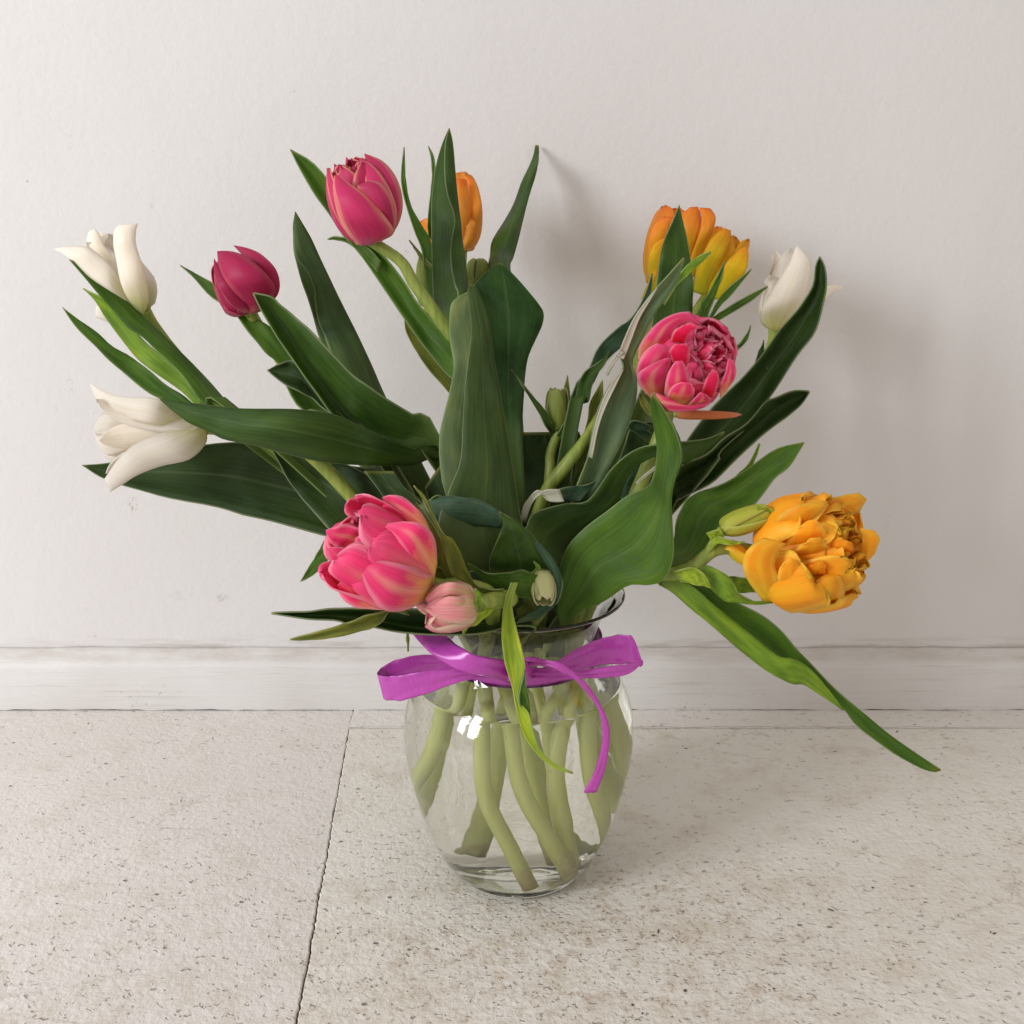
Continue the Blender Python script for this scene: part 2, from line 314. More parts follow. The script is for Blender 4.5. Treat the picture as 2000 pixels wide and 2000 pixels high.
def mat_ribbon():
    k = NT('purple_satin'); uv = k.n.new('ShaderNodeUVMap').outputs[0]
    def uvn(sx, sy, s_):
        m = k.a('ShaderNodeVectorMath', operation='MULTIPLY'); k.l.new(uv, m.inputs[0]); m.inputs[1].default_value = (sx, sy, 1); return k.noise(m.outputs[0], s_, 2)
    rib = uvn(2, 260, 1.0); sep = k.n.new('ShaderNodeSeparateXYZ'); k.l.new(uv, sep.inputs[0])
    u = k.math('ABSOLUTE', k.math('MULTIPLY_ADD', sep.outputs[0], 2.0, -1.0))
    c = k.mix(k.ramp(rib, [(0.35, 0.0), (0.65, 1.0)]), (0.43, 0.052, 0.355), (0.50, 0.068, 0.42)); c = k.mix(k.step(u, 0.95, 0.99, 0, 0.35), c, (0.26, 0.025, 0.26))
    k.set(Base_Color=c, Roughness=0.27, Normal=k.bump(rib, 0.07, 0.0004)); k.b.inputs['Anisotropic'].default_value = 0.6
    k.b.inputs['Specular IOR Level'].default_value = 0.85; k.b.inputs['Specular Tint'].default_value = (1.0, 0.72, 1.0, 1)
    k.b.inputs['Sheen Weight'].default_value = 0.15; k.b.inputs['Sheen Tint'].default_value = (0.9, 0.45, 0.85, 1); k.b.inputs['Sheen Roughness'].default_value = 0.3
    return k.m

# ---------------------------------------------------------------- the setting: wall, skirting board, stone floor
WALL_Y = 0.244
def wall_pt(v, x, y): return at(v, x, y, WALL_Y)
SCUFFS_AND_SHADOW = []
for v, x, y, rx, rz, a in ((2, 440, 735, .006, .012, .75), (2, 100, 90, .004, .010, .6), (2, 920, 1240, .010, .008, .5), (2, 225, 1440, .006, .004, .5), (1, 90, 120, .004, .004, .6),
                           (1, 540, 500, .003, .003, .6), (3, 300, 960, .012, .003, .5), (10, 700, 20, .004, .003, .4), (2, 700, 1225, .016, .006, .35), (8, 1530, 270, .003, .014, .4)):  # flat mark beside the rose tulip's stem: cast shadow painted into the wall colour
    p = wall_pt(v, x, y); SCUFFS_AND_SHADOW.append((p.x, p.z, rx, rz, a*0.65))
wall = mesh_obj('wall', [(-1.6, WALL_Y, -0.02), (1.6, WALL_Y, -0.02), (1.6, WALL_Y, 1.3), (-1.6, WALL_Y, 1.3), (-1.6, WALL_Y+.1, -0.02), (1.6, WALL_Y+.1, -0.02), (1.6, WALL_Y+.1, 1.3), (-1.6, WALL_Y+.1, 1.3)],
                [(0, 1, 2, 3), (5, 4, 7, 6), (3, 2, 6, 7), (1, 5, 6, 2), (4, 0, 3, 7)], mat_wall(), smooth=False)
tag(wall, 'off-white painted plaster wall behind the tulips', kind='structure')

def skirting():                          # moulded board: uneven old paint, chamfered top
    prof = [(0.2335, 0.0012), (0.2325, 0.004), (0.2325, 0.042), (0.2330, 0.0455), (0.2352, 0.0482), (0.2385, 0.0545), (0.2405, 0.0580), (0.2430, 0.0590)]
    N = 420; V = []; F = []
    for i in range(N+1):
        x = -1.6 + 3.2*i/N
        for j, (y, z) in enumerate(prof):
            dz = 0.0011*noise.noise(Vector((x*22, j*0.2, 1))) + 0.0006*noise.noise(Vector((x*90, j*0.5, 7)))
            dy = 0.0006*noise.noise(Vector((x*14, j*1.3, 4)))
            V.append((x, y + dy, z + (dz if j not in (2,) else dz*0.5) + (0.0008*max(0, noise.noise(Vector((x*38, 3, 9)))) + 0.0008*noise.noise(Vector((x*210, 3, 5))) - 0.0005 if j == 0 else 0)))
        V.append((x, WALL_Y - 0.0005, 0.0585 + 0.001*noise.noise(Vector((x*22, 1.4, 1)))))
    m = len(prof) + 1
    for i in range(N):
        for j in range(m-1): F.append((i*m+j, (i+1)*m+j, (i+1)*m+j+1, i*m+j+1))
    return mesh_obj('skirting_board', V, F, mat_skirting(), wall)
skirting()
floor = empty('floor', (0, 0, 0)); tag(floor, 'worn white-painted stone slab floor', kind='structure')
J = [on_floor(9, x, y) for x, y in ((1733, 405), (1720, 450), (1705, 515), (1690, 600), (1672, 700), (1655, 800), (1636, 890), (1622, 980), (1610, 1060), (1596, 1140), (1586, 1200), (1568, 1270),
                                     (1558, 1330), (1548, 1400), (1538, 1460), (1524, 1530), (1514, 1610), (1500, 1680), (1486, 1740), (1470, 1830), (1450, 1932))]
d0 = (J[0]-J[3]).normalized(); d1 = (J[-1]-J[-6]).normalized()
JF = [J[0] + d0*0.02] + cat_rom(J, 240) + [J[-1] + d1*(0.02*i) for i in range(1, 50)]
BACK = 0.2345
def slab(name, path_front, path_back, mat, top=0.0, depth=0.012, bev=0.0008):
    # a slab between two long uneven edges running the same way; each edge is rounded over and drops into the joint
    n = len(path_front); V = []; F = []; m = 0
    for a, b in zip(path_front, path_back):
        d = (b - a).normalized(); row = [a + Vector((0, 0, -depth)), a + Vector((0, 0, -bev)), a + d*bev*0.35 + Vector((0, 0, -bev*0.3)), a + d*bev]
        row += [a.lerp(b, t) for t in (0.02, 0.06, 0.2, 0.5, 0.8, 0.94, 0.98)]
        row += [b - d*bev, b - d*bev*0.35 + Vector((0, 0, -bev*0.3)), b + Vector((0, 0, -bev)), b + Vector((0, 0, -depth))]
        m = len(row); V += [(p.x, p.y, p.z + top) for p in row]
    for i in range(n-1):
        for j in range(m-1): F.append((i*m+j, i*m+j+1, (i+1)*m+j+1, (i+1)*m+j))
    o = mesh_obj(name, V, F, mat, floor, smooth=False)
    return o
def wobble(p, s, k): return p + Vector((s*noise.noise(Vector((p.y*90, k, 0))) + 1.6*s*noise.noise(Vector((p.y*260, k, 3))), 0, 0))
def half(p): return 0.00034 + 0.00034*max(0.0, min(1.0, (0.12 - p.y)/0.22)) + 0.0007*max(0, noise.noise(Vector((p.y*70, 5, 2))))
FL = mat_floor('worn_slab_paint', 3.1, False); FR = mat_floor('stained_slab_paint', 8.7, True)
JL = [wobble(p, 0.0006, 1) - Vector((half(p), 0, 0)) for p in JF]; JR = [wobble(p, 0.0006, 1) + Vector((half(p)*0.8, 0, 0)) for p in JF]
JL = [Vector((p.x, min(p.y, BACK), 0)) for p in JL]
slab('paving_slab', [Vector((-1.6, min(p.y, BACK), 0)) for p in JF], JL, FL)
# edge strip along the skirting, right of the joint
S0 = on_floor(9, 1733, 470); sx0 = JR[0].x
SY = on_floor(10, 300, 475).y
def strip_line(off, k):
    pts = []
    for i in range(300):
        x = sx0 + 0.0006 + (1.6 - sx0)*(i/299)**1.3
        pts.append(Vector((x, SY + off + 0.0012*noise.noise(Vector((x*35, k, 0))) + 0.0009*noise.noise(Vector((x*140, k, 1))), 0)))
    return pts
front = strip_line(0.0, 2); rear = [Vector((p.x, BACK, 0)) for p in front]
gap = [0.0003 + 0.0010*max(0.0, noise.noise(Vector((p.x*30, 8, 0))) + 0.1) for p in front]
# right-hand slab: from the long joint to the far right, its back edge meeting the strip
jr = [p for p in JR if p.y < SY - 0.004]
jr = [Vector((jr[0].x, SY - 0.004, 0))] + jr
slab('paving_slab', jr, [Vector((1.6, p.y, 0)) for p in jr], FR)
lip0 = [Vector((p.x, SY - 0.00395, 0)) for p in front]; lip1 = [p - Vector((0, g, 0)) for p, g in zip(front, gap)]
slab('slab_edge', lip0, lip1, FR, bev=0.0005)
slab('edge_strip', front, rear, mat_floor('strip_paint', 5.3, False), top=0.0004, bev=0.0006)
mesh_obj('mortar_bed', [(-1.6, -1.2, -0.008), (1.6, -1.2, -0.008), (1.6, 0.26, -0.008), (-1.6, 0.26, -0.008)], [(0, 1, 2, 3)], mat_plain('joint_dirt', (0.06, 0.042, 0.03)), floor, smooth=False)

# ---------------------------------------------------------------- vase and water
def lathe(name, prof, mat, parent=None, seg=128, closed=True):
    V = []; F = []; n = len(prof)
    for i in range(seg):
        a = 2*math.pi*i/seg
        for r, z in prof: V.append((r*math.cos(a), r*math.sin(a), z))
    for i in range(seg):
        k = (i+1) % seg
        for j in range(n-1):
            if prof[j][0] < 1e-6 and prof[j+1][0] < 1e-6: continue
            F.append((i*n+j, k*n+j, k*n+j+1, i*n+j+1))
    me = bpy.data.meshes.new(name); me.from_pydata(V, [], F)
    bm = bmesh.new(); bm.from_mesh(me); bmesh.ops.remove_doubles(bm, verts=bm.verts, dist=1e-6); bmesh.ops.recalc_face_normals(bm, faces=bm.faces); bm.to_mesh(me); bm.free()
    me.polygons.foreach_set('use_smooth', [True]*len(me.polygons)); me.materials.append(mat)
    o = bpy.data.objects.new(name, me); col.objects.link(o)
    if parent: o.parent = parent
    return o
def smooth_prof(P, n): return [(max(0, p.x), p.y) for p in cat_rom([Vector((r, z, 0)) for r, z in P], n)]
OUT = [(0.0430, 0.0012), (0.0462, 0.0030), (0.0500, 0.0080), (0.0560, 0.0180), (0.0635, 0.035), (0.0705, 0.058), (0.0757, 0.082), (0.0775, 0.104), (0.0752, 0.122), (0.0690, 0.138), (0.0605, 0.150), (0.0540, 0.160), (0.0515, 0.170),
       (0.0522, 0.180), (0.0560, 0.189), (0.0625, 0.1965), (0.0672, 0.1995)]
OUTS = smooth_prof(OUT, 70)
INN = [(r - (0.0026 if z > 0.02 else 0.0032), z) for r, z in OUTS if z > 0.0105]
base_in = [(0.0, 0.0088), (0.020, 0.0090), (0.036, 0.0096), (0.044, 0.0104)]
lip = [(0.0686, 0.2003), (0.0690, 0.2013), (0.0684, 0.2021), (0.0672, 0.2020), (0.0655, 0.2006)]
prof = [(0.0, 0.0022), (0.036, 0.0020), (0.0395, 0.0004), (0.0415, 0.0003)] + OUTS + lip + INN[::-1] + base_in[::-1]
vase = empty('glass_vase', (0, 0, 0.0002))
tag(vase, 'clear glass vase with wide shoulders and flared rim holding all the tulips', 'vase')
GLASS = mat_glass()
lathe('glass_body', prof, GLASS, vase)
WL = 0.1405
wi = [(r + 0.0006, z) for r, z in INN if z < WL]
water_prof = [(0.0, 0.0084), (0.036, 0.0092), (0.0445, 0.0100)] + wi + [(wi[-1][0], WL), (wi[-1][0]-0.0022, WL-0.0010), (0.0, WL-0.0012)]
wt = lathe('vase_water', water_prof, mat_water())
tag(wt, 'clear water filling the bulb of the vase up to its shoulder', 'water', kind='thing')

# ---------------------------------------------------------------- lofted leaves, stems and petals
def loft(name, E1, M, E2, mat, parent, nu=9, color=None, thick=0.0009, wav=0.0, seed=0, pleat=(0, 0)):
    n = len(E1); V = []; F = []; UV = []
    for i in range(n):
        a, m, b = E1[i], M[i], E2[i]
        for j in range(nu):
            s = j/(nu-1); q = a*(2*(s-.5)*(s-1)) + m*(4*s*(1-s)) + b*(2*s*(s-.5))
            if wav:
                e = abs(2*s-1)**2
                q = q + Vector((0, wav*e*noise.noise(Vector((i*0.22 + seed*9, s*3, seed)))*min(1, (n-1-i)/6), wav*0.12*e*noise.noise(Vector((i*0.3, s*3, seed + 5)))*min(1, (n-1-i)/6)))
            if pleat[0] or pleat[1]:
                k_ = pleat[0]*math.exp(-(i/(n*.22))**2) + pleat[1]*math.exp(-((n-1-i)/(n*.22))**2)
                q = q + Vector((0, -k_*math.sin(s*11 + seed), 0.4*k_*math.cos(s*9)))
            V.append(q); UV.append((s, i/(n-1)))
    for i in range(n-1):
        for j in range(nu-1): F.append((i*nu+j, i*nu+j+1, (i+1)*nu+j+1, (i+1)*nu+j))
    o = mesh_obj(name, V, F, mat, parent, uvs=UV)
    if color: o.color = (*color, 1)
    thicken(o, thick); return o

DARK = (0.030, 0.064, 0.008); MID = (0.050, 0.108, 0.013); GREEN = (0.080, 0.168, 0.014); LIGHT = (0.19, 0.31, 0.024); LIME = (0.33, 0.44, 0.034); GREY = (0.125, 0.190, 0.090); BLUE = (0.052, 0.112, 0.062); OLIVE = (0.17, 0.20, 0.028)
leaf_no = [0]
def leaf(parent, v, A, B, Y, color=MID, M=None, c=0.12, z1=0.0, z2=0.0, root=None, mat=None, n=30, wav=0.0035, thick=0.0009, name='leaf', rootz=0.17):
    """A, B: the leaf's two edges from base to tip; M: its fold or midrib; Y: distance from base to tip; z1, z2: how far each edge stands towards the room."""
    leaf_no[0] += 1
    if mat is PALE: wav = 0.0003
    K = 12
    if len(A) == len(B) and (M is None or len(M) == len(A)):
        R = [[Vector((p[0], p[1], 0)) for p in E] for E in (A, B)] + ([[Vector((p[0], p[1], 0)) for p in M]] if M else []); K = len(A)
    else:
        R = [resample(E, K) for E in (A, B)] + ([resample(M, K)] if M else [])
    ra, rb = R[0], R[1]; rm = R[2] if M else [(a+b)/2 for a, b in zip(ra, rb)]
    wid = [((a-m).length + (b-m).length) for a, b, m in zip(ra, rb, rm)]; wmax = max(wid)
    E1 = []; E2 = []; MM = []
    for i in range(K):
        t = i/(K-1); y = lin(Y, t); k = min(1.0, wid[i]/wmax); wm = px(v, wid[i], y)
        E1.append(at(v, ra[i].x, ra[i].y, y - z1*k)); E2.append(at(v, rb[i].x, rb[i].y, y - z2*k)); MM.append(at(v, rm[i].x, rm[i].y, y + c*wm))
    if root:
        r = Vector((root[0], root[1], rootz)); d = (E2[0]-E1[0]); d.z = 0; d = d.normalized()*0.006 if d.length > 1e-6 else Vector((0.006, 0, 0))
        E1.insert(0, r - d); E2.insert(0, r + d); MM.insert(0, r + Vector((0, 0.003, 0)))
        n += 6
    return loft(name, cat_rom(E1, n), cat_rom(MM, n), cat_rom(E2, n), mat or LEAF, parent, color=color, wav=wav, seed=leaf_no[0], thick=thick)

def tube(name, P, R, mat, parent, seg=14, n=40):
    Q = cat_rom(P, n); V = []; F = []
    up = Vector((0.3, 1, 0.1)).normalized()
    for i, q in enumerate(Q):
        t = (Q[min(i+1, n-1)] - Q[max(i-1, 0)]).normalized()
        x = t.cross(up).normalized(); y = x.cross(t); r = lin(R, i/(n-1))
        for j in range(seg):
            a = 2*math.pi*j/seg; V.append(q + x*(r*math.cos(a)) + y*(r*math.sin(a)))
    for i in range(n-1):
        for j in range(seg):
            k = (j+1) % seg; F.append((i*seg+j, i*seg+k, (i+1)*seg+k, (i+1)*seg+j))
    F.append(tuple(range(seg))[::-1]); F.append(tuple((n-1)*seg+j for j in range(seg)))
    return mesh_obj(name, V, F, mat, parent)

LILY = [(0, .10, 0), (.14, .62, .08), (.34, .98, .30), (.58, .92, .58), (.78, .95, .80), (.92, 1.22, .95), (1, 1.62, 1.0)]
LILY2 = [(0, .10, 0), (.14, .62, .08), (.34, .95, .30), (.58, .82, .58), (.8, .68, .82), (.93, .74, .97), (1, .95, 1.04)]
CUP = [(0, .08, 0), (.13, .58, .05), (.32, .96, .26), (.58, 1.02, .58), (.82, .84, .86), (1, .62, 1.0)]
GOB = [(0, .08, 0), (.13, .58, .04), (.32, .98, .22), (.58, 1.08, .52), (.82, .98, .84), (1, .80, 1.0)]
OPEN = [(0, .08, 0), (.13, .62, .05), (.35, 1.0, .28), (.62, 1.10, .62), (.85, 1.05, .90), (1, .92, 1.02)]
BALL = [(0, .08, 0), (.13, .58, .04), (.32, .98, .24), (.58, 1.05, .56), (.82, .80, .88), (.94, .52, 1.0), (1, .36, 1.01)]
FLOP = [(0, .08, 0), (.15, .62, .04), (.35, 1.1, .18), (.6, 1.45, .40), (.85, 1.62, .62), (1, 1.62, .76)]
def pshape(v, kind):
    if kind == 'point': return max(0.02, (math.sin(math.pi*min(1, v**0.72)))**0.75) if v < 1 else 0.02
    if kind == 'lily': return max(0.03, (math.sin(math.pi*v**0.62))**0.85*(1 - 0.25*v)) if v < 1 else 0.03
    return max(0.05, (1 - abs(2*v**0.80 - 1)**3.4)**0.50) if v < 1 else 0.16      # round
def petal(head, org, ax, phi, R, H, prof, width, mat, kind='point', cup=1.0, rip=0.0, tilt=0.0, seed=0, nu=11, nv=18, name='petal', twist=0.0, notch=0.0, thick=0.0006, crease=0.035):
    Z = ax.normalized(); X = Z.cross(Vector((0, 1, 0.17))).normalized(); Y = Z.cross(X)
    er = X*math.cos(phi) + Y*math.sin(phi); et = -X*math.sin(phi) + Y*math.cos(phi)
    pts = cat_rom([Vector(p) for p in prof], nv); V = []; F = []; UV = []
    ct, st = math.cos(tilt), math.sin(tilt)
    for i, p in enumerate(pts):
        v = i/(nv-1); r = p.y*R; z = p.z*H
        r, z = r*ct + z*st, z*ct - r*st
        wd = width*R*pshape(v, kind); cr = max(R*cup*0.9*min(1.0, 0.10 + 1.15*max(r, 0)/R), 1e-4); wd = min(wd, 1.45*cr)
        for j in range(nu):
            u = 2*j/(nu-1) - 1; a = u*wd/cr
            lat = cr*math.sin(a); rad = r - cr*(1-math.cos(a))
            nz = noise.noise(Vector((u*1.8 + seed*7.3, v*2.6, seed*3.1)))
            nz2 = noise.noise(Vector((u*4.0 + seed*2.1, v*3.5, seed*1.7)))
            rad += rip*R*(nz*(0.3+abs(u))*v + 0.45*nz2*v*v)
            rad -= crease*R*math.exp(-(u/0.13)**2)*math.sin(math.pi*min(1, v*1.1))*(1.0 + nz)
            rad += 0.012*R*noise.noise(Vector((u*9 + seed, v*2.0, seed)))*v
            zz = z + rip*H*0.22*nz2*v*v - notch*H*max(0, 0.35-abs(u))*max(0, v-0.8)*2
            lat += twist*R*v*v
            V.append(org + er*rad + et*lat + Z*zz); UV.append(((u+1)/2, v))
    for i in range(nv-1):
        for j in range(nu-1): F.append((i*nu+j, i*nu+j+1, (i+1)*nu+j+1, (i+1)*nu+j))
    o = mesh_obj(name, V, F, mat, head, uvs=UV); thicken(o, thick); return o
def axis(sx, sy, toward):                # direction seen on the photograph (sy down), and how far it turns to the camera (degrees)
    d = (RIGHT*sx - UP*sy).normalized(); t = math.radians(toward)
    return (d*math.cos(t) - FWD*math.sin(t)).normalized()
def shaped(head, v, m, Y, A, B, c=-0.20, wav=0.0016, M=None):   # one petal shaped by its two edges, base to tip, bulging out of the cup
    return leaf(head, v, A, B, Y, None, M=M, c=c, mat=m, n=22, wav=wav, thick=0.0006, name='petal')
class Tulip:
    def __init__(s, label, group='tulips standing in the glass vase', foot=(0, 0, 0.0125)):
        s.e = empty('tulip', foot); tag(s.e, label, 'tulip', group); s.foot = Vector(foot)
    def leaf(s, *a, **k): return leaf(s.e, *a, **k)
    def stem(s, neck, head, r=(0.0050, 0.0048, 0.0038), via=(), bend=None, mat=None):
        f = s.foot; nk = Vector((*neck, 0.165)); low = Vector(bend) if bend else f.lerp(nk, 0.5) + Vector((0, 0, 0.004))
        s.top = Vector(head)
        below = tube('stem', [f, f.lerp(low, .5), low, low.lerp(nk, .6), nk] + [Vector(q) for q in via] + [s.top], r, mat or STEM, s.e, n=56)
        return below
    def head(s, org, ax, R, name='flower_head', mat=None):
        b = org; P = [b - ax*R*0.12, b + ax*R*0.05, b + ax*R*0.35, b + ax*R*0.8]
        return tube(name, P, (R*0.16, R*0.30, R*0.22, R*0.05), mat or STEM, s.e, n=12, seg=12)
    def single(s, org, ax, R, H, mat, prof=CUP, kind='point', width=0.95, rot=0.0, rip=0.05, inner=None, seed=1, cup=1.0, spread=None):
        h = s.head(org, ax, R)
        for k in range(3): petal(h, org, ax, rot + k*2.094, R, H, prof, width, mat, kind, cup, rip, 0.02 if not spread else spread[k], seed + k)
        for k in range(3): petal(h, org, ax, rot + 1.047 + k*2.094, R*0.88, H*0.97, inner or prof, width, mat, kind, cup, rip, 0.0, seed + 5 + k)
        return h
    def double(s, org, ax, R, H, m_out, m_in, rings, rot=0.0, rip=0.16, seed=1, skip=()):
        h = s.head(org, ax, R); q = random.Random(seed); k = 0
        for cnt, rr, hh, prof, wd, tl, inner in rings:
            for i in range(cnt):
                jt = .30 if inner else .12; ph = rot + 2*math.pi*(i + 0.5*(k % 2))/cnt + q.uniform(-jt, jt)
                petal(h, org, ax, ph, R*rr*q.uniform(.94, 1.06)*(q.uniform(.85, 1.2) if inner else 1), H*hh*q.uniform(.90, 1.07), prof, wd*q.uniform(.9, 1.12), m_in if inner else m_out, 'round', max(0.75, 1.0*q.uniform(.85, 1.2)),
                      rip*(1.0 if not inner else 2.0), tl + q.uniform(-.05, .05), seed*3.7 + k*1.9 + i*0.77, twist=q.uniform(-.12, .12), notch=q.uniform(0, .5))
            k += 1
        return h
    def bud(s, org, ax, R, H, mat, seed=1, prof=BALL, rip=0.10, name='bud', inner=None):
        h = s.head(org, ax, R*0.8, name)
        for k in range(3): petal(h, org, ax, 0.4 + k*2.094 + seed, R, H, prof, 1.0, mat, 'point', 1.0, rip, 0.0, seed + k)
        for k in range(3): petal(h, org, ax, 1.45 + k*2.094 + seed, R*.84, H*.97, prof, 1.0, mat, 'point', 1.0, rip, 0.0, seed + 7 + k)
        if inner:
            for k in range(5): petal(h, org, ax, 0.9 + k*1.257, R*.52, H*.95, prof, .9, inner, 'round', 1.0, rip, 0.0, seed + 17 + k)
        return h

# ---------------------------------------------------------------- the tulips, each with its own stem, leaves and flower
def W(x, y, z): return Vector((x, y, z))
ROSE = 0.0
LOOSE = [(0, .08, 0), (.13, .60, .04), (.32, 1.02, .22), (.58, 1.15, .50), (.80, 1.12, .78), (.92, 1.02, .90), (1, .90, .92)]
TRUMPET = [(0, .10, 0), (.14, .56, .08), (.34, .90, .30), (.6, 1.02, .58), (.8, 1.18, .82), (.92, 1.40, .95), (1, 1.62, 1.0)]

# white tulip, upper left
T = Tulip('white lily-flowered tulip at the upper left with wide flaring petal tips', foot=(-.046, .020, .018))
h = at(1, 505, 1062, .055); ax = axis(-215, -385, 6)
T.stem((-.026, .018), h, via=[at(1, 960, 1640, .045), at(1, 690, 1330, .060), at(1, 560, 1160, .062)])
hd = T.single(h, ax, px(1, 118, .06), px(1, 360, .06), WHITE, LILY2, 'lily', 1.0, 1.30, 0.05, seed=2)
shaped(hd, 1, WHITE, [.055,.06,.07], [(450,1030),(330,1000),(250,1040),(240,1100)], [(480,1070),(370,1080),(320,1100),(315,1132)])
shaped(hd, 1, WHITE, [.050,.055,.06], [(480,1000),(350,850),(262,745),(232,690),(240,648)], [(500,960),(400,820),(352,740),(340,690),(332,655)])
shaped(hd, 1, WHITE, [.050,.048,.052], [(470,1000),(330,860),(232,750),(192,700),(205,642)], [(480,980),(360,800),(290,720),(262,660),(236,625)])
shaped(hd, 1, WHITE, [.050,.032,.032,.045], [(478,1072),(400,1012),(300,950),(200,880),(110,795),(55,755),(15,738)], [(500,1030),(390,935),(335,850),(270,775),(190,725),(100,722),(18,733)])
shaped(hd, 1, WHITE, [.050,.030,.028,.034], [(488,1080),(420,1010),(376,910),(350,780),(336,690),(345,630),(372,604)], [(500,1084),(527,1000),(502,870),(470,750),(454,690),(456,640),(467,598)])
T.leaf(1, [(1000,1640),(820,1570),(720,1430),(600,1310),(480,1205),(400,1150),(300,1030),(180,890),(97,792)], [(1060,1640),(960,1570),(850,1450),(700,1290),(600,1195),(500,1100),(400,1010),(200,850),(97,792)],
       [.01,.03,.035,.03], GREEN, root=(-.022,.004), z1=.002, z2=-.010, c=.10)
T.leaf(1, [(950,1660),(800,1590),(700,1500),(520,1370),(450,1310),(300,1110),(240,1020),(172,948)], [(1000,1650),(870,1600),(740,1440),(600,1320),(480,1210),(350,1045),(280,1000),(172,948)],
       [.015,.036,.044,.042], LIGHT, root=(-.022,.012), z1=-.004, z2=.006, c=.10)
T.leaf(1, [(1050,1800),(880,1720),(700,1600),(580,1545),(450,1450),(300,1320),(130,1150),(60,1048)], [(1100,1720),(950,1600),(800,1590),(680,1500),(580,1440),(490,1350),(360,1280),(180,1140),(60,1048)],
       [.02,.055,.07,.07], GREEN, root=(-.02,.018), z1=.004, z2=-.006)

# white tulip lying out to the left
T = Tulip('white tulip lying out flat to the left, its flower pointing left', foot=(-.063, .004, .046))
h = at(2, 838, 322, -.005); ax = axis(-590, 22, 6)
T.stem((-.032, .002), h, bend=(-.044, -.006, .095), via=[at(2, 1500, 560, -.01), at(2, 1150, 350, -.010)])
hd = T.single(h, ax, px(2, 125, .0), px(2, 480, .0), WHITE, TRUMPET, 'lily', 1.0, 0.62, 0.05, seed=31)
shaped(hd, 2, WHITE, [-.004,-.012,-.008], [(500,400),(380,440),(320,455),(285,462)], [(520,450),(420,490),(370,500),(325,502)])
shaped(hd, 2, WHITE, [-.006,-.016,-.014], [(780,318),(600,318),(450,328),(330,352),(265,360),(232,352)], [(770,390),(600,400),(480,420),(380,452),(310,468),(258,420)])
shaped(hd, 2, WHITE, [-.006,-.014,-.010], [(780,300),(600,285),(440,262),(330,236),(265,252),(232,318)], [(760,330),(560,325),(420,332),(320,352),(275,362),(236,350)])
shaped(hd, 2, WHITE, [-.008,-.026,-.020,-.010], [(795,290),(680,228),(570,162),(400,150),(300,128),(245,100),(207,78)], [(775,312),(650,312),(530,300),(420,272),(325,240),(255,185),(209,82)])
shaped(hd, 2, WHITE, [-.008,-.026,-.034,-.030], [(808,303),(690,318),(570,355),(450,410),(370,480),(312,560),(285,600)], [(838,328),(832,405),(745,488),(600,522),(470,570),(390,620),(318,664)])
T.leaf(2, [(2160,560),(1932,525),(1750,522),(1600,516),(1400,490),(1130,420),(950,385),(850,340),(740,285),(650,220),(570,148)], [(2120,500),(1932,430),(1790,365),(1650,300),(1510,240),(1350,225),(1150,220),(960,208),(850,200),(680,180),(570,148)],
       [.004,-.030,-.052,-.042,-.034], MID, root=(-.020,-.004), z1=-.005, z2=-.002, c=-.10)
T.leaf(2, [(1900,1000),(1700,960),(1500,905),(1250,840),(1060,795),(900,750),(600,690),(430,640),(280,590),(168,520)], [(1900,560),(1700,540),(1500,500),(1190,430),(1060,402),(950,400),(700,428),(480,472),(300,510),(168,520)],
       [.0,.018,.026,.026], DARK, root=(-.030,-.004), z1=.012, z2=-.004, c=.10)
T.leaf(2, [(1900,1000),(1720,960),(1600,930),(1500,865),(1430,790),(1350,700),(1290,620),(1230,510),(1185,425)], [(2000,760),(1900,720),(1820,650),(1750,600),(1650,540),(1540,500),(1400,460),(1280,430),(1185,425)],
       [-.012,-.004,.008,.012], DARK, root=(-.026,-.012), z1=.008, z2=-.004, c=.12)
T.leaf(2, [(1620,920),(1500,900),(1455,960),(1420,1020),(1370,1100),(1345,1146)], [(1640,960),(1540,960),(1500,1020),(1460,1070),(1400,1120),(1345,1146)],
       [.0,.01,.014], GREEN, root=(-.028,.0))

# closed crimson tulip
T = Tulip('small closed crimson tulip left of the large rose-pink one, lower and darker', foot=(.020, .040, .013))
h = at(1, 1078, 1085, .034); ax = axis(-98, -345, 10)
T.stem((-.016, .026), h, via=[at(1, 1560, 1720, .045), at(1, 1330, 1460, .062), at(1, 1150, 1200, .056)])
hd = T.single(h, ax, px(1, 128, .034), px(1, 290, .034), RED, CUP, 'point', 1.18, 1.62, 0.03, seed=5, cup=1.05)
shaped(hd, 1, RED, [.022,.020,.030], [(1110,1065),(1140,930),(1100,840),(1040,775),(985,717)], [(1150,1050),(1218,985),(1232,910),(1200,830),(1130,765),(1060,732),(985,717)])
shaped(hd, 1, RED, [.024,.012,.022], [(1045,1082),(962,1030),(910,950),(880,870),(878,788)], [(1090,1078),(1050,1020),(980,930),(918,850),(880,790)])
shaped(hd, 1, RED, [.024,.008,.016], [(1068,1086),(1020,1010),(958,930),(908,840),(896,748)], [(1110,1078),(1200,990),(1200,930),(1150,860),(1060,785),(980,750),(900,748)])
T.leaf(1, [(1560,1720),(1350,1600),(1260,1460),(1230,1360),(1150,1290),(1080,1200),(1010,1110),(960,1060),(850,980),(760,880),(697,824)], [(1700,1700),(1500,1620),(1400,1450),(1310,1330),(1200,1180),(1130,1120),(1080,1090),(1000,1060),(900,940),(800,880),(697,824)],
       [.015,.028,.038,.062], GREEN, root=(-.016,.016), z1=.004, z2=-.006)
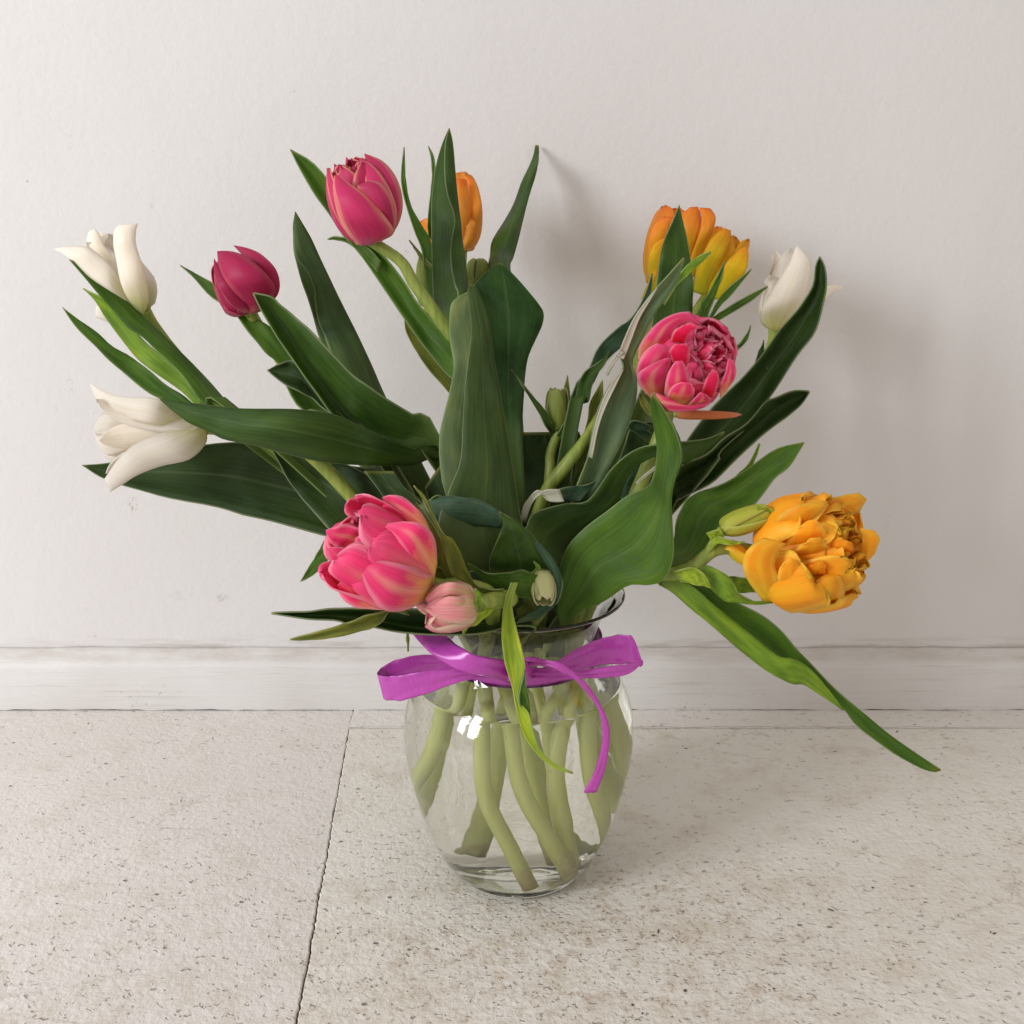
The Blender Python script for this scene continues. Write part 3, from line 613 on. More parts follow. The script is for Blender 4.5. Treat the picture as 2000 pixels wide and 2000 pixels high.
T.leaf(1, [(2060,1900),(1850,1830),(1660,1740),(1540,1650),(1505,1620),(1430,1510),(1350,1400),(1250,1260),(1180,1150),(1130,1060),(1088,972)], [(2100,1750),(1932,1620),(1790,1530),(1690,1460),(1600,1390),(1450,1230),(1370,1150),(1300,1090),(1230,1030),(1180,990),(1088,972)],
       [.002,-.006,.0,-.002], MID, M=[(2090,1850),(1880,1770),(1740,1720),(1620,1650),(1550,1575),(1450,1450),(1360,1330),(1270,1180),(1190,1070),(1140,1010),(1088,972)], root=(-.012,.002), z1=.008, z2=.008, c=.16)
T.leaf(1, [(1640,1720),(1500,1622),(1430,1560),(1350,1510),(1250,1460),(1165,1388)], [(1650,1650),(1500,1560),(1400,1440),(1310,1343),(1240,1350),(1165,1388)], [.0,.018,.022], DARK, root=(-.012,.01), z1=.008)
T.leaf(1, [(1640,1640),(1560,1440),(1500,1280),(1470,1200),(1440,1120),(1420,1020),(1415,940),(1380,860),(1320,770),(1310,650),(1315,535)], [(1600,1640),(1500,1380),(1440,1200),(1410,1090),(1380,1000),(1350,910),(1325,820),(1310,740),(1303,660),(1304,600),(1315,535)],
       [.02,.055,.062,.06], (.070,.125,.036), M=[(1900,1700),(1800,1530),(1730,1370),(1650,1200),(1600,1100),(1550,1000),(1500,895),(1450,790),(1400,680),(1360,610),(1315,535)], root=(-.012,.024), z1=.006, z2=-.010, c=.02)

# rose tulip, top
T = Tulip('large rose-pink cup-shaped tulip standing highest of the pink ones on a yellow-green stem', foot=(.016, .026, .012))
h = at(1, 1722, 690, .022); ax = axis(-105, -440, 30)
T.stem((-.012, .016), h, (0.0048, 0.0042, 0.0034), via=[at(3, 800, 1760, .02), at(3, 640, 1530, .02), at(3, 500, 1335, .02), at(3, 380, 1170, .02), at(3, 290, 1020, .02)])
R0 = px(1, 138, .022); H0 = px(1, 370, .022)
hd = T.single(h, ax, R0, H0, PINK, CUP, 'point', 1.1, 0.3, 0.04, seed=14)
for i in range(9): petal(hd, h, ax, i*0.9 + .2, R0*(.70 if i % 2 else .48), H0*(1.0 if i % 2 else .95), CUP, .8, PINK, 'round', .9, .22, 0, 60 + i)
shaped(hd, 1, PINK, [.015,.020,.025], [(1645,690),(1600,500),(1582,350),(1590,242)], [(1740,690),(1730,500),(1690,350),(1592,242)])
shaped(hd, 1, PINK, [.005,.000,.012], [(1770,690),(1750,550),(1720,400),(1700,300),(1690,222)], [(1838,655),(1878,580),(1895,480),(1860,350),(1785,262),(1688,221)])
shaped(hd, 1, PINK, [.004,-.006,.004], [(1770,700),(1742,560),(1705,430),(1690,340),(1664,250)], [(1835,662),(1862,575),(1850,475),(1792,355),(1735,288),(1666,250)])
shaped(hd, 1, PINK, [.004,.002,.010], [(1640,560),(1570,450),(1540,380),(1560,320)], [(1700,560),(1690,440),(1660,370),(1620,320)])
shaped(hd, 1, PINK, [.004,-.002,.006], [(1640,700),(1560,600),(1512,500),(1490,400),(1486,299)], [(1670,690),(1600,560),(1550,440),(1526,350),(1488,300)])
shaped(hd, 1, PINK, [.000,-.012,-.010], [(1800,680),(1765,600),(1720,500),(1660,420),(1652,394)], [(1850,640),(1852,560),(1830,460),(1780,385),(1715,367)])
shaped(hd, 1, PINK, [.004,-.014,-.008], [(1668,718),(1605,662),(1555,575),(1530,480),(1520,400),(1530,336)], [(1735,708),(1846,648),(1795,555),(1705,450),(1620,392),(1540,337)])
T.leaf(3, [(760,1932),(640,1830),(540,1720),(450,1600),(340,1450),(240,1300),(120,1130),(0,960),(-115,830),(-205,690),(-300,560),(-405,380),(-467,254)], [(800,1800),(700,1660),(640,1580),(520,1440),(400,1300),(320,1170),(200,1010),(100,900),(-20,760),(-120,600),(-190,490),(-320,340),(-467,254)],
       [.01,.04,.05,.052,.05], GREEN, root=(-.010,.012), M=[(790,1890),(670,1740),(580,1620),(470,1500),(390,1390),(300,1240),(170,1060),(60,930),(-60,790),(-155,640),(-230,530),(-350,370),(-467,254)], z1=.004, z2=.004, c=.12)
T.leaf(1, [(1760,860),(1700,790),(1620,715),(1560,690),(1490,684)], [(1780,800),(1720,740),(1640,690),(1530,668),(1490,682)], [.045,.05,.05], GREEN, n=18)
T.leaf(3, [(780,2100),(680,1990),(540,1830),(430,1690),(340,1530),(315,1420)], [(800,2000),(740,1932),(640,1830),(480,1640),(370,1500),(320,1420)], [.03,.065,.07], OLIVE, root=(-.004,.022))
T.leaf(3, [(560,1480),(500,1330),(460,1150),(440,960),(390,820),(330,640),(300,500),(293,400),(313,238)], [(600,1480),(540,1330),(500,1150),(500,900),(440,780),(380,680),(340,560),(320,400),(313,238)], [.06,.085,.085,.08], GREEN)

# orange tulip half hidden at the back
T = Tulip('apricot-orange tulip half hidden behind the tall upright leaf at the back', foot=(-.016, .040, .013))
h = at(3, 712, 950, .17); ax = axis(-10, -500, 4)
T.stem((.002, .030), h, via=[at(3, 700, 1700, .10), at(3, 700, 1250, .15)])
hd = T.single(h, ax, px(3, 118, .17), px(3, 450, .17), TAN, BALL, 'round', 1.0, 0.9, 0.22, seed=21)
shaped(hd, 3, TAN, [.158,.150,.160], [(712,955),(745,800),(750,650),(755,520),(728,430)], [(735,945),(800,790),(842,660),(830,560),(790,470),(735,430)], wav=.004)
shaped(hd, 3, TAN, [.156,.145,.150], [(680,930),(650,750),(650,600),(665,450)], [(745,930),(758,790),(765,640),(742,460)], wav=.004)
shaped(hd, 3, TAN, [.154,.146,.150], [(700,950),(725,860),(745,760),(750,700)], [(722,955),(790,870),(805,780),(780,690)], wav=.004)
petal(T.head(h, axis(-160, -220, 0), .010), h, axis(-200, -210, 0), 1.0, px(3, 110, .125), px(3, 300, .125), OPEN, .8, TAN, 'round', 1.0, .1, 0, 9)
T.leaf(3, [(700,1560),(685,1260),(660,1180),(640,1080),(630,950),(640,860),(660,760),(650,680),(610,560),(590,420),(595,220),(622,108)], [(660,1600),(560,1440),(520,1350),(508,1150),(503,1000),(502,850),(500,700),(502,600),(515,470),(540,330),(580,200),(622,108)],
       [.03,.065,.075,.07], MID, M=[(780,1560),(745,1300),(742,1200),(730,1080),(715,960),(700,860),(690,780),(680,680),(672,560),(660,380),(645,210),(622,108)], root=(.0,.018), z1=.016, z2=-.014, c=.0)
T.leaf(3, [(560,900),(480,840),(490,600),(508,450),(505,380),(500,310),(480,230)], [(600,900),(510,840),(515,600),(520,460),(525,390),(515,300),(481,230)], [.09,.095,.095], GREEN, n=20)
T.leaf(3, [(520,1100),(440,1020),(400,960),(370,910),(348,875)], [(530,1070),(460,1000),(408,945),(375,905),(349,875)], [.08,.09,.09], OLIVE, n=16)
T.leaf(3, [(960,1400),(897,1080),(905,980),(920,880),(1000,750),(1070,620),(1120,480),(1195,320),(1215,225)], [(1080,1400),(1040,1070),(1060,1000),(1100,850),(1150,650),(1200,480),(1230,360),(1238,290),(1236,228)],
       [.06,.15,.20,.240], MID, M=[(1020,1400),(975,1030),(1000,930),(1040,800),(1090,670),(1140,545),(1180,430),(1216,300),(1226,226)], root=(.006,.026), z1=.0, z2=.0, c=-.20)
T.bud(at(3, 812, 1200, .10), axis(8, -170, 8), px(3, 74, .10), px(3, 170, .10), GREENBUD, 2)
T.bud(at(3, 462, 1330, .085), axis(-6, -280, 4), px(3, 56, .085), px(3, 310, .085), GREENBUD, 5, CUP, .2)
tube('bud_stem', [at(3, 700, 1700, .09), at(3, 770, 1420, .098), at(3, 812, 1200, .10)], (.0024, .0022, .0020), STEM, T.e, n=16)
tube('bud_stem', [at(3, 690, 1720, .088), at(3, 520, 1500, .085), at(3, 462, 1325, .085)], (.0024, .0022, .0020), STEM, T.e, n=16)

# green budded tulip in the middle, with the broad centre leaves
T = Tulip('tulip still in green bud in the middle of the bunch, among broad upright leaves', foot=(.024, .004, .012))
h = at(5, 388, 392, .030); ax = axis(-8, -220, 6)
T.stem((.008, .006), h, (.0045, .0040, .0030), via=[at(5, 335, 690, .02), at(5, 345, 520, .026)])
T.bud(h, ax, px(5, 62, .03), px(5, 215, .03), GREENBUD, 3, CUP, .12, name='flower_head')
T.leaf(5, [(350,470),(345,410),(310,350),(270,270),(200,160),(133,58)], [(390,470),(370,390),(350,340),(310,270),(240,190),(133,58)], [.03,.022,.02], MID, n=20)
T.leaf(5, [(400,400),(405,300),(405,220),(437,90)], [(440,400),(445,300),(450,200),(438,90)], [.035,.04,.042], OLIVE, n=16)
T.leaf(5, [(370,430),(400,380),(450,290),(480,214)], [(400,440),(440,390),(490,300),(482,214)], [.028,.022,.02], GREEN, n=16)
T.leaf(5, [(240,1000),(175,850),(150,700),(130,560),(120,400)], [(600,900),(570,700),(560,560),(530,480),(500,395)], [-.005,.03,.045], DARK, root=(.008,.012), z1=.004, z2=.0, c=.08)
T.leaf(3, [(1010,2350),(960,2100),(900,1932),(880,1760),(860,1600),(840,1450),(810,1300),(795,1200),(830,1140),(900,1080),(965,1030)], [(1130,2350),(1125,2100),(1135,1932),(1145,1780),(1170,1660),(1220,1550),(1262,1450),(1268,1370),(1220,1290),(1100,1150),(975,1030)],
       [.01,.045,.055,.05], (.034,.098,.016), M=[(1060,2350),(1040,2100),(1030,1932),(1030,1780),(1030,1640),(1030,1500),(1025,1380),(1015,1280),(1005,1190),(990,1100),(970,1030)], root=(.004,.010), z1=.010, z2=.002, c=-.16)
T.leaf(0, [(850,960),(832,890),(829,824),(838,780),(848,740),(856,693),(850,650),(848,610),(851,575),(864,560),(880,553)], [(910,960),(900,890),(893,830),(894,780),(897,730),(902,690),(903,650),(903,615),(896,580),(890,560),(884,549)],
       [-.026,-.010,.000,.002], (.20, .275, .13), root=(-.006,-.012), z1=.002, z2=-.006, c=.05, wav=.001)
T.leaf(0, [(835,1030),(843,938),(868,872),(873,800),(876,742),(882,690),(887,650),(889,620),(885,575),(882,547),(886,537)], [(1000,1040),(984,986),(970,900),(957,824),(948,770),(940,722),(931,670),(922,610),(911,570),(900,545),(889,538)],
       [-.052,-.034,-.018,-.010], (.056,.102,.020), root=(.004,-.026), z1=.008, z2=-.008, c=-.05, wav=.001)

# orange and yellow tulips at the upper right
T = Tulip('orange tulip with yellow base at the upper right, behind a pointed leaf', foot=(.040, .036, .020))
h = at(4, 520, 660, .175); ax = axis(100, -560, 8)
T.stem((.020, .030), h, via=[at(4, 300, 1250, .09), at(4, 400, 880, .155)])
hd = T.single(h, ax, px(4, 165, .175), px(4, 500, .175), FLAME, CUP, 'round', 1.05, 0.25, 0.12, seed=41)
shaped(hd, 4, FLAME, [.160,.148,.155], [(470,640),(412,480),(416,300),(450,205),(512,152)], [(570,620),(540,400),(545,260),(560,180),(578,156)], wav=.003)
shaped(hd, 4, FLAME, [.160,.144,.150], [(600,620),(632,400),(636,250),(645,140),(695,88)], [(690,560),(722,400),(752,260),(768,150),(745,84)], wav=.003)
shaped(hd, 4, FLAME, [.158,.142,.148], [(650,620),(700,430),(755,270),(772,160),(757,88)], [(705,600),(800,360),(858,240),(866,150),(832,96)], wav=.003)
shaped(hd, 4, YELLOW, [.155,.140,.142], [(440,660),(408,510),(425,400),(460,335),(515,300)], [(530,660),(500,520),(495,430),(505,370),(525,318)], wav=.003)
shaped(hd, 4, YELLOW, [.150,.142,.142], [(358,722),(395,630),(430,560),(450,520)], [(430,680),(450,610),(465,560),(468,525)], wav=.002)
T.leaf(4, [(380,1300),(420,1050),(430,920),(440,830),(455,700),(470,560),(490,430),(520,300),(580,170),(620,72)], [(560,1300),(640,1050),(690,920),(712,800),(716,700),(715,600),(705,480),(680,340),(645,180),(622,72)], [.03,.045,.048,.045], MID, root=(.018,.016), c=.10)
T.leaf(4, [(560,1000),(740,810),(780,740),(830,660),(880,560),(932,462)], [(700,1000),(790,910),(830,790),(870,700),(915,560),(934,462)], [.03,.04,.04], GREEN, n=20)
T.leaf(4, [(-150,1500),(0,1200),(60,1060),(150,960),(220,900),(290,850),(380,700),(430,540)], [(-60,1500),(30,1300),(90,1180),(210,1060),(290,1000),(350,880),(420,700),(440,540)], [.03,.06,.07,.07], BLUE, root=(.018,.020))
T = Tulip('yellow tulip flushed orange, leaning right beside the orange one at the upper right', foot=(.056, .020, .036))
h = at(4, 805, 700, .165); ax = axis(165, -430, 8)
T.stem((.024, .028), h, via=[at(4, 420, 1300, .09), at(4, 700, 860, .15)])
hd = T.single(h, ax, px(4, 118, .165), px(4, 400, .165), YELLOW, OPEN, 'round', 0.95, 0.55, 0.15, seed=47, inner=CUP)
shaped(hd, 4, YELLOW, [.150,.138,.142], [(860,718),(888,600),(940,470),(1010,395),(1078,358)], [(920,716),(1000,640),(1070,530),(1097,430),(1086,364)], wav=.003)
shaped(hd, 4, YELLOW, [.150,.140,.145], [(790,690),(860,560),(925,420),(955,300)], [(890,660),(960,500),(1003,390),(985,300)], wav=.003)
shaped(hd, 4, YELLOW, [.150,.134,.138], [(718,668),(738,520),(790,390),(860,285),(932,232)], [(800,692),(850,570),(910,430),(968,320),(974,248)], wav=.003)
T.leaf(4, [(720,960),(830,830),(870,750),(940,660),(1030,580),(1116,508)], [(760,960),(840,850),(900,770),(980,680),(1060,590),(1117,510)], [.05,.062,.065], GREEN, n=20)
T.leaf(4, [(740,930),(820,860),(870,830),(960,770),(1100,690),(1226,628)], [(740,970),(800,915),(880,870),(980,810),(1110,730),(1228,634)], [.045,.06,.065], GREEN, n=20)
T.leaf(4, [(820,1160),(920,1105),(970,1070),(1030,1020),(1080,960),(1109,898)], [(830,1190),(930,1115),(980,1095),(1040,1050),(1092,980),(1111,898)], [.03,.045,.05], GREEN, n=20)
T.leaf(4, [(520,760),(590,640),(660,570),(720,520),(790,450),(838,393)], [(480,700),(560,600),(610,560),(680,480),(760,420),(836,392)], [.02,.03,.032], LIGHT, n=18)

# white tulip, right
T = Tulip('white tulip standing upright at the far right behind a long curving leaf', foot=(.060, .006, .046))
h = at(4, 1268, 930, .155); ax = axis(115, -570, 4)
T.stem((.032, .020), h, (.005, .0045, .0040), via=[at(4, 760, 1720, .07), at(4, 1040, 1420, .115), at(4, 1200, 1170, .14), at(4, 1262, 1010, .15)])
hd = T.single(h, ax, px(4, 125, .155), px(4, 470, .155), WHITE, LILY2, 'lily', 1.1, 1.25, 0.05, seed=51)
shaped(hd, 4, WHITE, [.150,.150,.160,.17], [(1350,900),(1500,760),(1600,650),(1680,622),(1745,632)], [(1400,930),(1540,830),(1620,720),(1690,660),(1746,638)])
shaped(hd, 4, WHITE, [.140,.130,.135,.13], [(1215,840),(1222,710),(1232,640),(1203,606),(1236,556)], [(1270,720),(1275,650),(1288,605),(1299,572),(1246,554)])
shaped(hd, 4, WHITE, [.140,.124,.126,.135], [(1262,938),(1192,860),(1184,800),(1225,715),(1290,605),(1365,490),(1402,410),(1424,354)], [(1300,930),(1400,840),(1480,720),(1522,600),(1534,520),(1515,440),(1470,390),(1430,354)])
T.leaf(4, [(560,1950),(670,1690),(830,1480),(960,1350),(1050,1260),(1190,1100),(1290,950),(1380,850),(1450,770),(1535,620),(1555,490),(1583,426)], [(800,1950),(900,1760),(1100,1580),(1210,1440),(1350,1230),(1450,1080),(1540,950),(1600,800),(1625,690),(1630,600),(1620,500),(1587,426)],
       [.02,.055,.075,.072], DARK, root=(.026,.012), M=[(680,1960),(800,1740),(980,1540),(1100,1400),(1210,1250),(1320,1100),(1420,960),(1490,840),(1540,740),(1582,630),(1590,510),(1585,426)], z1=.004, z2=.012, c=.12)
T.leaf(4, [(1130,1200),(1150,1120),(1185,1040),(1200,998)], [(1230,1200),(1215,1100),(1200,1060),(1202,998)], [.06,.066,.066], MID, n=14)
T.leaf(5, [(900,1100),(1010,800),(1060,750),(1200,680),(1330,560),(1480,420),(1580,345),(1640,300),(1700,245),(1742,182)], [(860,1000),(960,640),(1060,575),(1180,520),(1280,430),(1400,350),(1500,245),(1560,210),(1650,175),(1740,175)],
       [.0,.02,.03,.035], DARK, M=[(870,1040),(990,720),(1060,650),(1190,585),(1300,500),(1430,385),(1540,290),(1610,240),(1690,205),(1741,178)], root=(.024,.006), z1=.006, z2=.012, c=.20)

# pink double, right
T = Tulip('full pink double tulip at the right, open towards the room with one petal hanging loose', foot=(.026, -.016, .012))
ax = axis(1.0, -0.10, 56); H = px(4, 430, -.02); h = at(4, 665, 1148, -.02) - ax*H*0.42
T.stem((.034, -.012), h, bend=(.019, -.018, .088), via=[at(4, 470, 1700, -.01), at(4, 540, 1420, .0)])
R = px(4, 262, -.02)
T.double(h, ax, R, H, HOT, HOTIN, [(5, 1.0, .84, GOB, 1.0, .05, False), (5, .93, .98, GOB, .90, .03, False), (6, .80, 1.0, GOB, .78, .0, False), (6, .64, 1.0, GOB, .80, .0, True), (6, .48, 1.02, GOB, .85, .0, True), (5, .33, 1.04, GOB, .95, 0, True), (4, .18, 1.05, OPEN, 1.0, 0, True)], 0.3, .20, 61)
hd = T.e.children[-1]
hd = [o for o in T.e.children if o.name.startswith('flower_head')][0]
for m_, Y_, A_, B_ in (
  (HOT, [-.030,-.040,-.040,-.036], [(338,1140),(345,1050),(400,960),(480,875),(590,818),(690,803)], [(480,1120),(530,1040),(568,970),(600,910),(680,868),(778,900)]),
  (HOT, [-.036,-.044,-.046], [(900,1395),(905,1310),(940,1210),(955,1130)], [(945,1345),(1000,1260),(1006,1180),(975,1125)]),
  (HOT, [-.034,-.046,-.050], [(390,1370),(338,1270),(332,1170),(390,1070),(470,1020)], [(500,1360),(510,1260),(545,1170),(568,1110),(540,1038)]),
  (HOT, [-.036,-.050,-.054], [(425,1395),(350,1310),(340,1230),(430,1165),(540,1120)], [(510,1410),(515,1320),(540,1230),(560,1160),(562,1125)]),
  (HOTIN, [-.044,-.052,-.054], [(600,1190),(552,1090),(580,1035),(635,1024)], [(670,1190),(690,1110),(692,1055),(655,1026)]),
  (HOTIN, [-.044,-.050,-.050], [(560,1010),(580,940),(640,900),(700,880)], [(660,1010),(690,960),(720,930),(770,905)]),
  (HOT, [-.040,-.056,-.058], [(520,1410),(522,1310),(555,1200),(598,1142)], [(670,1390),(695,1300),(668,1190),(640,1140)]),
  (HOTIN, [-.044,-.054,-.054], [(770,1380),(790,1300),(820,1240),(850,1200)], [(860,1390),(880,1320),(890,1260),(880,1210)]),
  (HOT, [-.038,-.056,-.058], [(505,1445),(555,1340),(600,1300),(640,1288)], [(690,1430),(726,1360),(712,1310),(670,1288)]),
  (HOT, [-.038,-.052,-.054], [(640,1480),(710,1410),(745,1375),(768,1354)], [(790,1460),(835,1410),(820,1385),(785,1362)]),
  (HOT, [-.034,-.050,-.050,-.046], [(430,1420),(437,1360),(520,1385),(620,1440),(720,1455)], [(500,1475),(560,1490),(660,1488),(780,1465),(860,1415)])):
    shaped(hd, 4, m_, Y_, A_, B_, c=-.16, wav=.0025)
petal(T.head(at(4, 590, 1505, -.02), axis(1, 0, 0), .008), at(4, 590, 1505, -.02), axis(400, 0, 6), 1.57, px(4, 38, -.02), px(4, 410, -.02), CUP, .9, mat_petal('fallen_petal', (.7,.4,.06), (.80,.27,.10), (.82,.32,.28), (.84,.45,.30), .5), 'point', 1, .05, 0, 3)
T.leaf(4, [(480,1560),(400,1500),(355,1440),(345,1365)], [(520,1500),(440,1480),(410,1430),(365,1365)], [-.02,-.015,-.01], OLIVE, n=14)
T.leaf(4, [(-150,2200),(-79,1990),(-10,1810),(30,1600),(80,1430),(160,1280),(235,1190),(214,1080),(270,930),(340,800),(430,680),(520,580),(650,433)], [(30,2200),(99,1945),(140,1870),(225,1700),(300,1500),(332,1370),(328,1260),(300,1150),(370,980),(450,820),(530,710),(610,590),(656,438)],
       [-.012,-.016,-.014,.0,.005], GREY, root=(.014,-.008), c=.10, z1=.004)
leaf(T.e, 4, [(195,1110),(216,1060),(265,940),(320,830),(400,720),(470,640)], [(240,1130),(262,1080),(300,980),(350,850),(420,730),(472,640)], [-.018,-.012,-.006], None, mat=PALE, n=18)
leaf(T.e, 4, [(120,1230),(150,1150),(185,1105),(218,1062)], [(130,1240),(170,1165),(215,1110),(238,1085)], [-.012,-.016,-.019], None, mat=PALE, n=12)
leaf(T.e, 4, [(0,1800),(40,1590),(90,1430),(165,1280),(232,1200)], [(24,1810),(66,1600),(125,1440),(195,1295),(240,1200)], [-.034,-.028,-.020], None, mat=PALE, n=14)
T.leaf(3, [(1420,2100),(1480,2000),(1505,1870),(1550,1780),(1640,1720),(1720,1640)], [(1520,2100),(1580,1980),(1600,1880),(1640,1800),(1690,1720),(1722,1642)], [.0,.015,.02], MID, root=(.012,.0), n=20)
T.leaf(5, [(500,520),(520,430),(545,330),(560,240),(600,160),(626,118)], [(545,520),(590,430),(605,330),(625,240),(628,160),(628,118)], [.0,.012,.015], OLIVE, root=(.012,.002), n=20)
T.leaf(5, [(470,650),(560,560),(580,420),(600,300),(650,180),(735,110)], [(520,650),(620,560),(640,420),(670,300),(720,200),(745,112)], [.0,.01,.012], GREEN, root=(.014,.002), n=20)
tube('stem', [at(5, 270, 860, -.004), at(5, 335, 700, -.006), at(5, 425, 580, -.008), at(5, 520, 455, -.004), at(5, 610, 300, .010)], (.0044, .0042, .0026), STEM, T.e, n=20)
T.leaf(5, [(600,800),(690,600),(740,480),(770,390),(850,345),(905,348)], [(900,800),(940,700),(960,560),(930,440),(915,400),(910,350)], [.0,.012,.018], DARK, root=(.018,.0))
T.leaf(4, [(420,1720),(330,1640),(270,1600),(285,1560),(330,1550),(430,1590)], [(470,1680),(430,1640),(400,1620),(405,1600),(420,1595),(440,1592)], [.005,.002,.0], BLUE, n=16)
# broad S-shaped leaf and the arching one behind it
T.leaf(5, [(395,1460),(372,1350),(380,1200),(430,1030),(520,920),(640,830),(760,740),(870,690),(905,610),(918,500),(905,380),(885,260),(897,183)], [(430,1470),(500,1372),(650,1302),(770,1225),(880,1220),(960,1190),(1008,1070),(1003,880),(1000,740),(1025,630),(1052,520),(1010,370),(899,183)],
       [-.042,-.056,-.064,-.050,-.050], GREEN, root=(.022,-.034), z1=-.010, z2=.004, c=.10, n=36, wav=.002)
leaf(T.e, 5, [(1020,640),(1040,560),(1035,480),(1010,410),(960,330),(925,270)], [(1030,630),(1056,545),(1054,480),(1030,400),(985,320),(935,270)], [-.046,-.047,-.048], (.09,.16,.06), n=16)
T.leaf(5, [(200,1000),(220,900),(260,830),(420,785),(530,780),(600,700),(670,600),(750,525),(840,478),(920,460),(1020,450),(1110,443),(1200,430),(1282,394)], [(360,1180),(390,1080),(440,1010),(540,900),(640,830),(720,750),(745,680),(785,610),(850,557),(930,527),(1050,575),(1130,530),(1220,465),(1284,400)],
       [-.040,-.024,-.024,-.026,-.012], MID, root=(.010,-.020), z1=.004, z2=-.010, c=.12)
leaf(T.e, 5, [(188,890),(196,810),(232,750),(270,712),(300,715),(330,706),(395,706)], [(212,884),(238,800),(270,752),(302,735),(330,768),(375,775),(420,772)], [-.030,-.030,-.030], None, mat=PALE, n=18)
T.leaf(5, [(380,780),(470,770),(530,740),(590,668)], [(385,705),(450,690),(520,685),(588,664)], [-.024,-.02,-.015], BLUE, n=14)
T.leaf(5, [(700,860),(720,740),(760,640),(830,560),(915,520)], [(900,860),(940,760),(960,680),(960,600),(925,520)], [-.02,-.005,.005], BLUE, root=(.02,-.01))
leaf(T.e, 5, [(806,668),(850,630),(920,572)], [(812,680),(858,640),(922,590)], [-.03,-.028,-.026], None, mat=PALE, n=8)

# orange double, lower right
T = Tulip('big orange double tulip hanging out at the lower right with a lime bud beside it', foot=(.052, -.012, .022))
ax = axis(1.0, -0.45, 40); H = px(8, 545, -.05); h = at(8, 1060, 440, -.05) - ax*H*0.47
T.stem((.036, -.004), h, (.005, .0046, .0036), bend=(.037, -.012, .085), via=[at(5, 560, 1180, -.030), at(5, 860, 1150, -.048), at(8, 200, 575, -.050), at(8, 330, 525, -.052), at(8, 480, 420, -.050), at(8, 700, 430, -.045)])
R = px(8, 280, -.05)
T.double(h, ax, R, H, ORANGE, ORANGEIN, [(5, 1.06, .80, LOOSE, .80, .12, False), (6, .94, .95, GOB, .82, .04, False), (6, .80, 1.0, GOB, .76, .0, False), (6, .63, .98, GOB, .78, .0, False), (5, .46, .95, GOB, .9, .0, True), (5, .30, .92, GOB, .95, 0, True), (3, .16, .88, OPEN, 1.0, 0, True)], 0.1, .26, 72)
hd = [o for o in T.e.children if o.name.startswith('flower_head')][0]
for m_, Y_, A_, B_ in (
  (ORANGE, [-.045,-.045,-.040], [(1020,180),(1130,120),(1250,90),(1350,72)], [(1240,260),(1320,210),(1370,165),(1402,110)]),
  (ORANGE, [-.050,-.062,-.060], [(1245,640),(1340,520),(1370,400),(1360,290)], [(1300,600),(1440,450),(1482,362),(1450,305)]),
  (ORANGE, [-.055,-.070,-.068], [(830,340),(838,240),(930,165),(1060,128)], [(980,370),(1030,280),(1090,210),(1160,150)]),
  (ORANGE, [-.062,-.078,-.078], [(890,410),(920,350),(970,290),(1040,245)], [(1130,430),(1155,350),(1130,280),(1080,235)]),
  (ORANGE, [-.062,-.082,-.084], [(930,500),(960,430),(1010,385),(1060,350)], [(1120,500),(1155,430),(1150,380),(1110,345)]),
  (ORANGEIN, [-.066,-.080,-.080], [(1150,470),(1170,410),(1220,370),(1260,365)], [(1280,480),(1320,430),(1320,390),(1280,368)]),
  (ORANGE, [-.058,-.080,-.084,-.080], [(760,740),(655,590),(638,490),(680,405),(770,350)], [(860,745),(862,620),(835,520),(860,430),(905,385)]),
  (ORANGE, [-.062,-.084,-.088], [(865,740),(850,620),(870,525),(925,478)], [(985,750),(1003,610),(985,525),(945,478)]),
  (ORANGEIN, [-.064,-.084,-.084], [(1000,640),(1000,560),(1050,510),(1110,490)], [(1110,640),(1150,570),(1160,530),(1130,495)]),
  (ORANGE, [-.060,-.080,-.080], [(920,765),(960,705),(1010,660),(1050,636)], [(1010,785),(1050,720),(1070,670),(1070,640)]),
  (ORANGE, [-.058,-.080,-.084,-.078], [(1000,782),(1060,705),(1068,640),(1110,600),(1180,560)], [(1150,790),(1250,720),(1268,655),(1235,590),(1192,556)])):
    shaped(hd, 8, m_, Y_, A_, B_, c=-.16, wav=.003)
petal(T.head(at(8, 560, 385, -.048), axis(1, 0, 0), .008), at(8, 540, 385, -.048), axis(240, 30, 0), 2.2, px(8, 80, -.05), px(8, 250, -.05), FLOP, .8, YELLOW, 'round', 1, .2, 0, 3)
petal(T.head(at(8, 560, 410, -.048), axis(1, 0, 0), .008), at(8, 530, 395, -.050), axis(130, 120, 0), 0.4, px(8, 60, -.05), px(8, 160, -.05), CUP, 1.0, ORANGE, 'round', 1, .2, 0, 6)
T.bud(at(8, 500, 295, -.052), axis(265, -95, 6), px(8, 74, -.05), px(8, 295, -.05), LIMEBUD, 4, CUP, .06)
tube('bud_stem', [at(8, 400, 470, -.052), at(8, 450, 380, -.053), at(8, 505, 292, -.052)], (.0026, .0024, .0022), STEM, T.e, n=14)
T.leaf(8, [(740,230),(800,215),(830,230),(865,200)], [(720,150),(770,160),(820,175),(866,198)], [-.058,-.056,-.055], LIME, n=12)
T.leaf(8, [(470,400),(440,360),(410,322)], [(520,340),(490,300),(412,322)], [-.056,-.058,-.058], LIME, n=12)
T.leaf(8, [(430,440),(480,390),(540,390),(600,388),(648,372)], [(430,400),(470,345),(540,355),(600,378),(648,370)], [-.058,-.060,-.06], LIME, n=14)
T.leaf(8, [(330,480),(420,470),(500,435),(540,400)], [(330,470),(410,430),(470,390),(520,380)], [-.045,-.046,-.046], LIGHT, n=14)
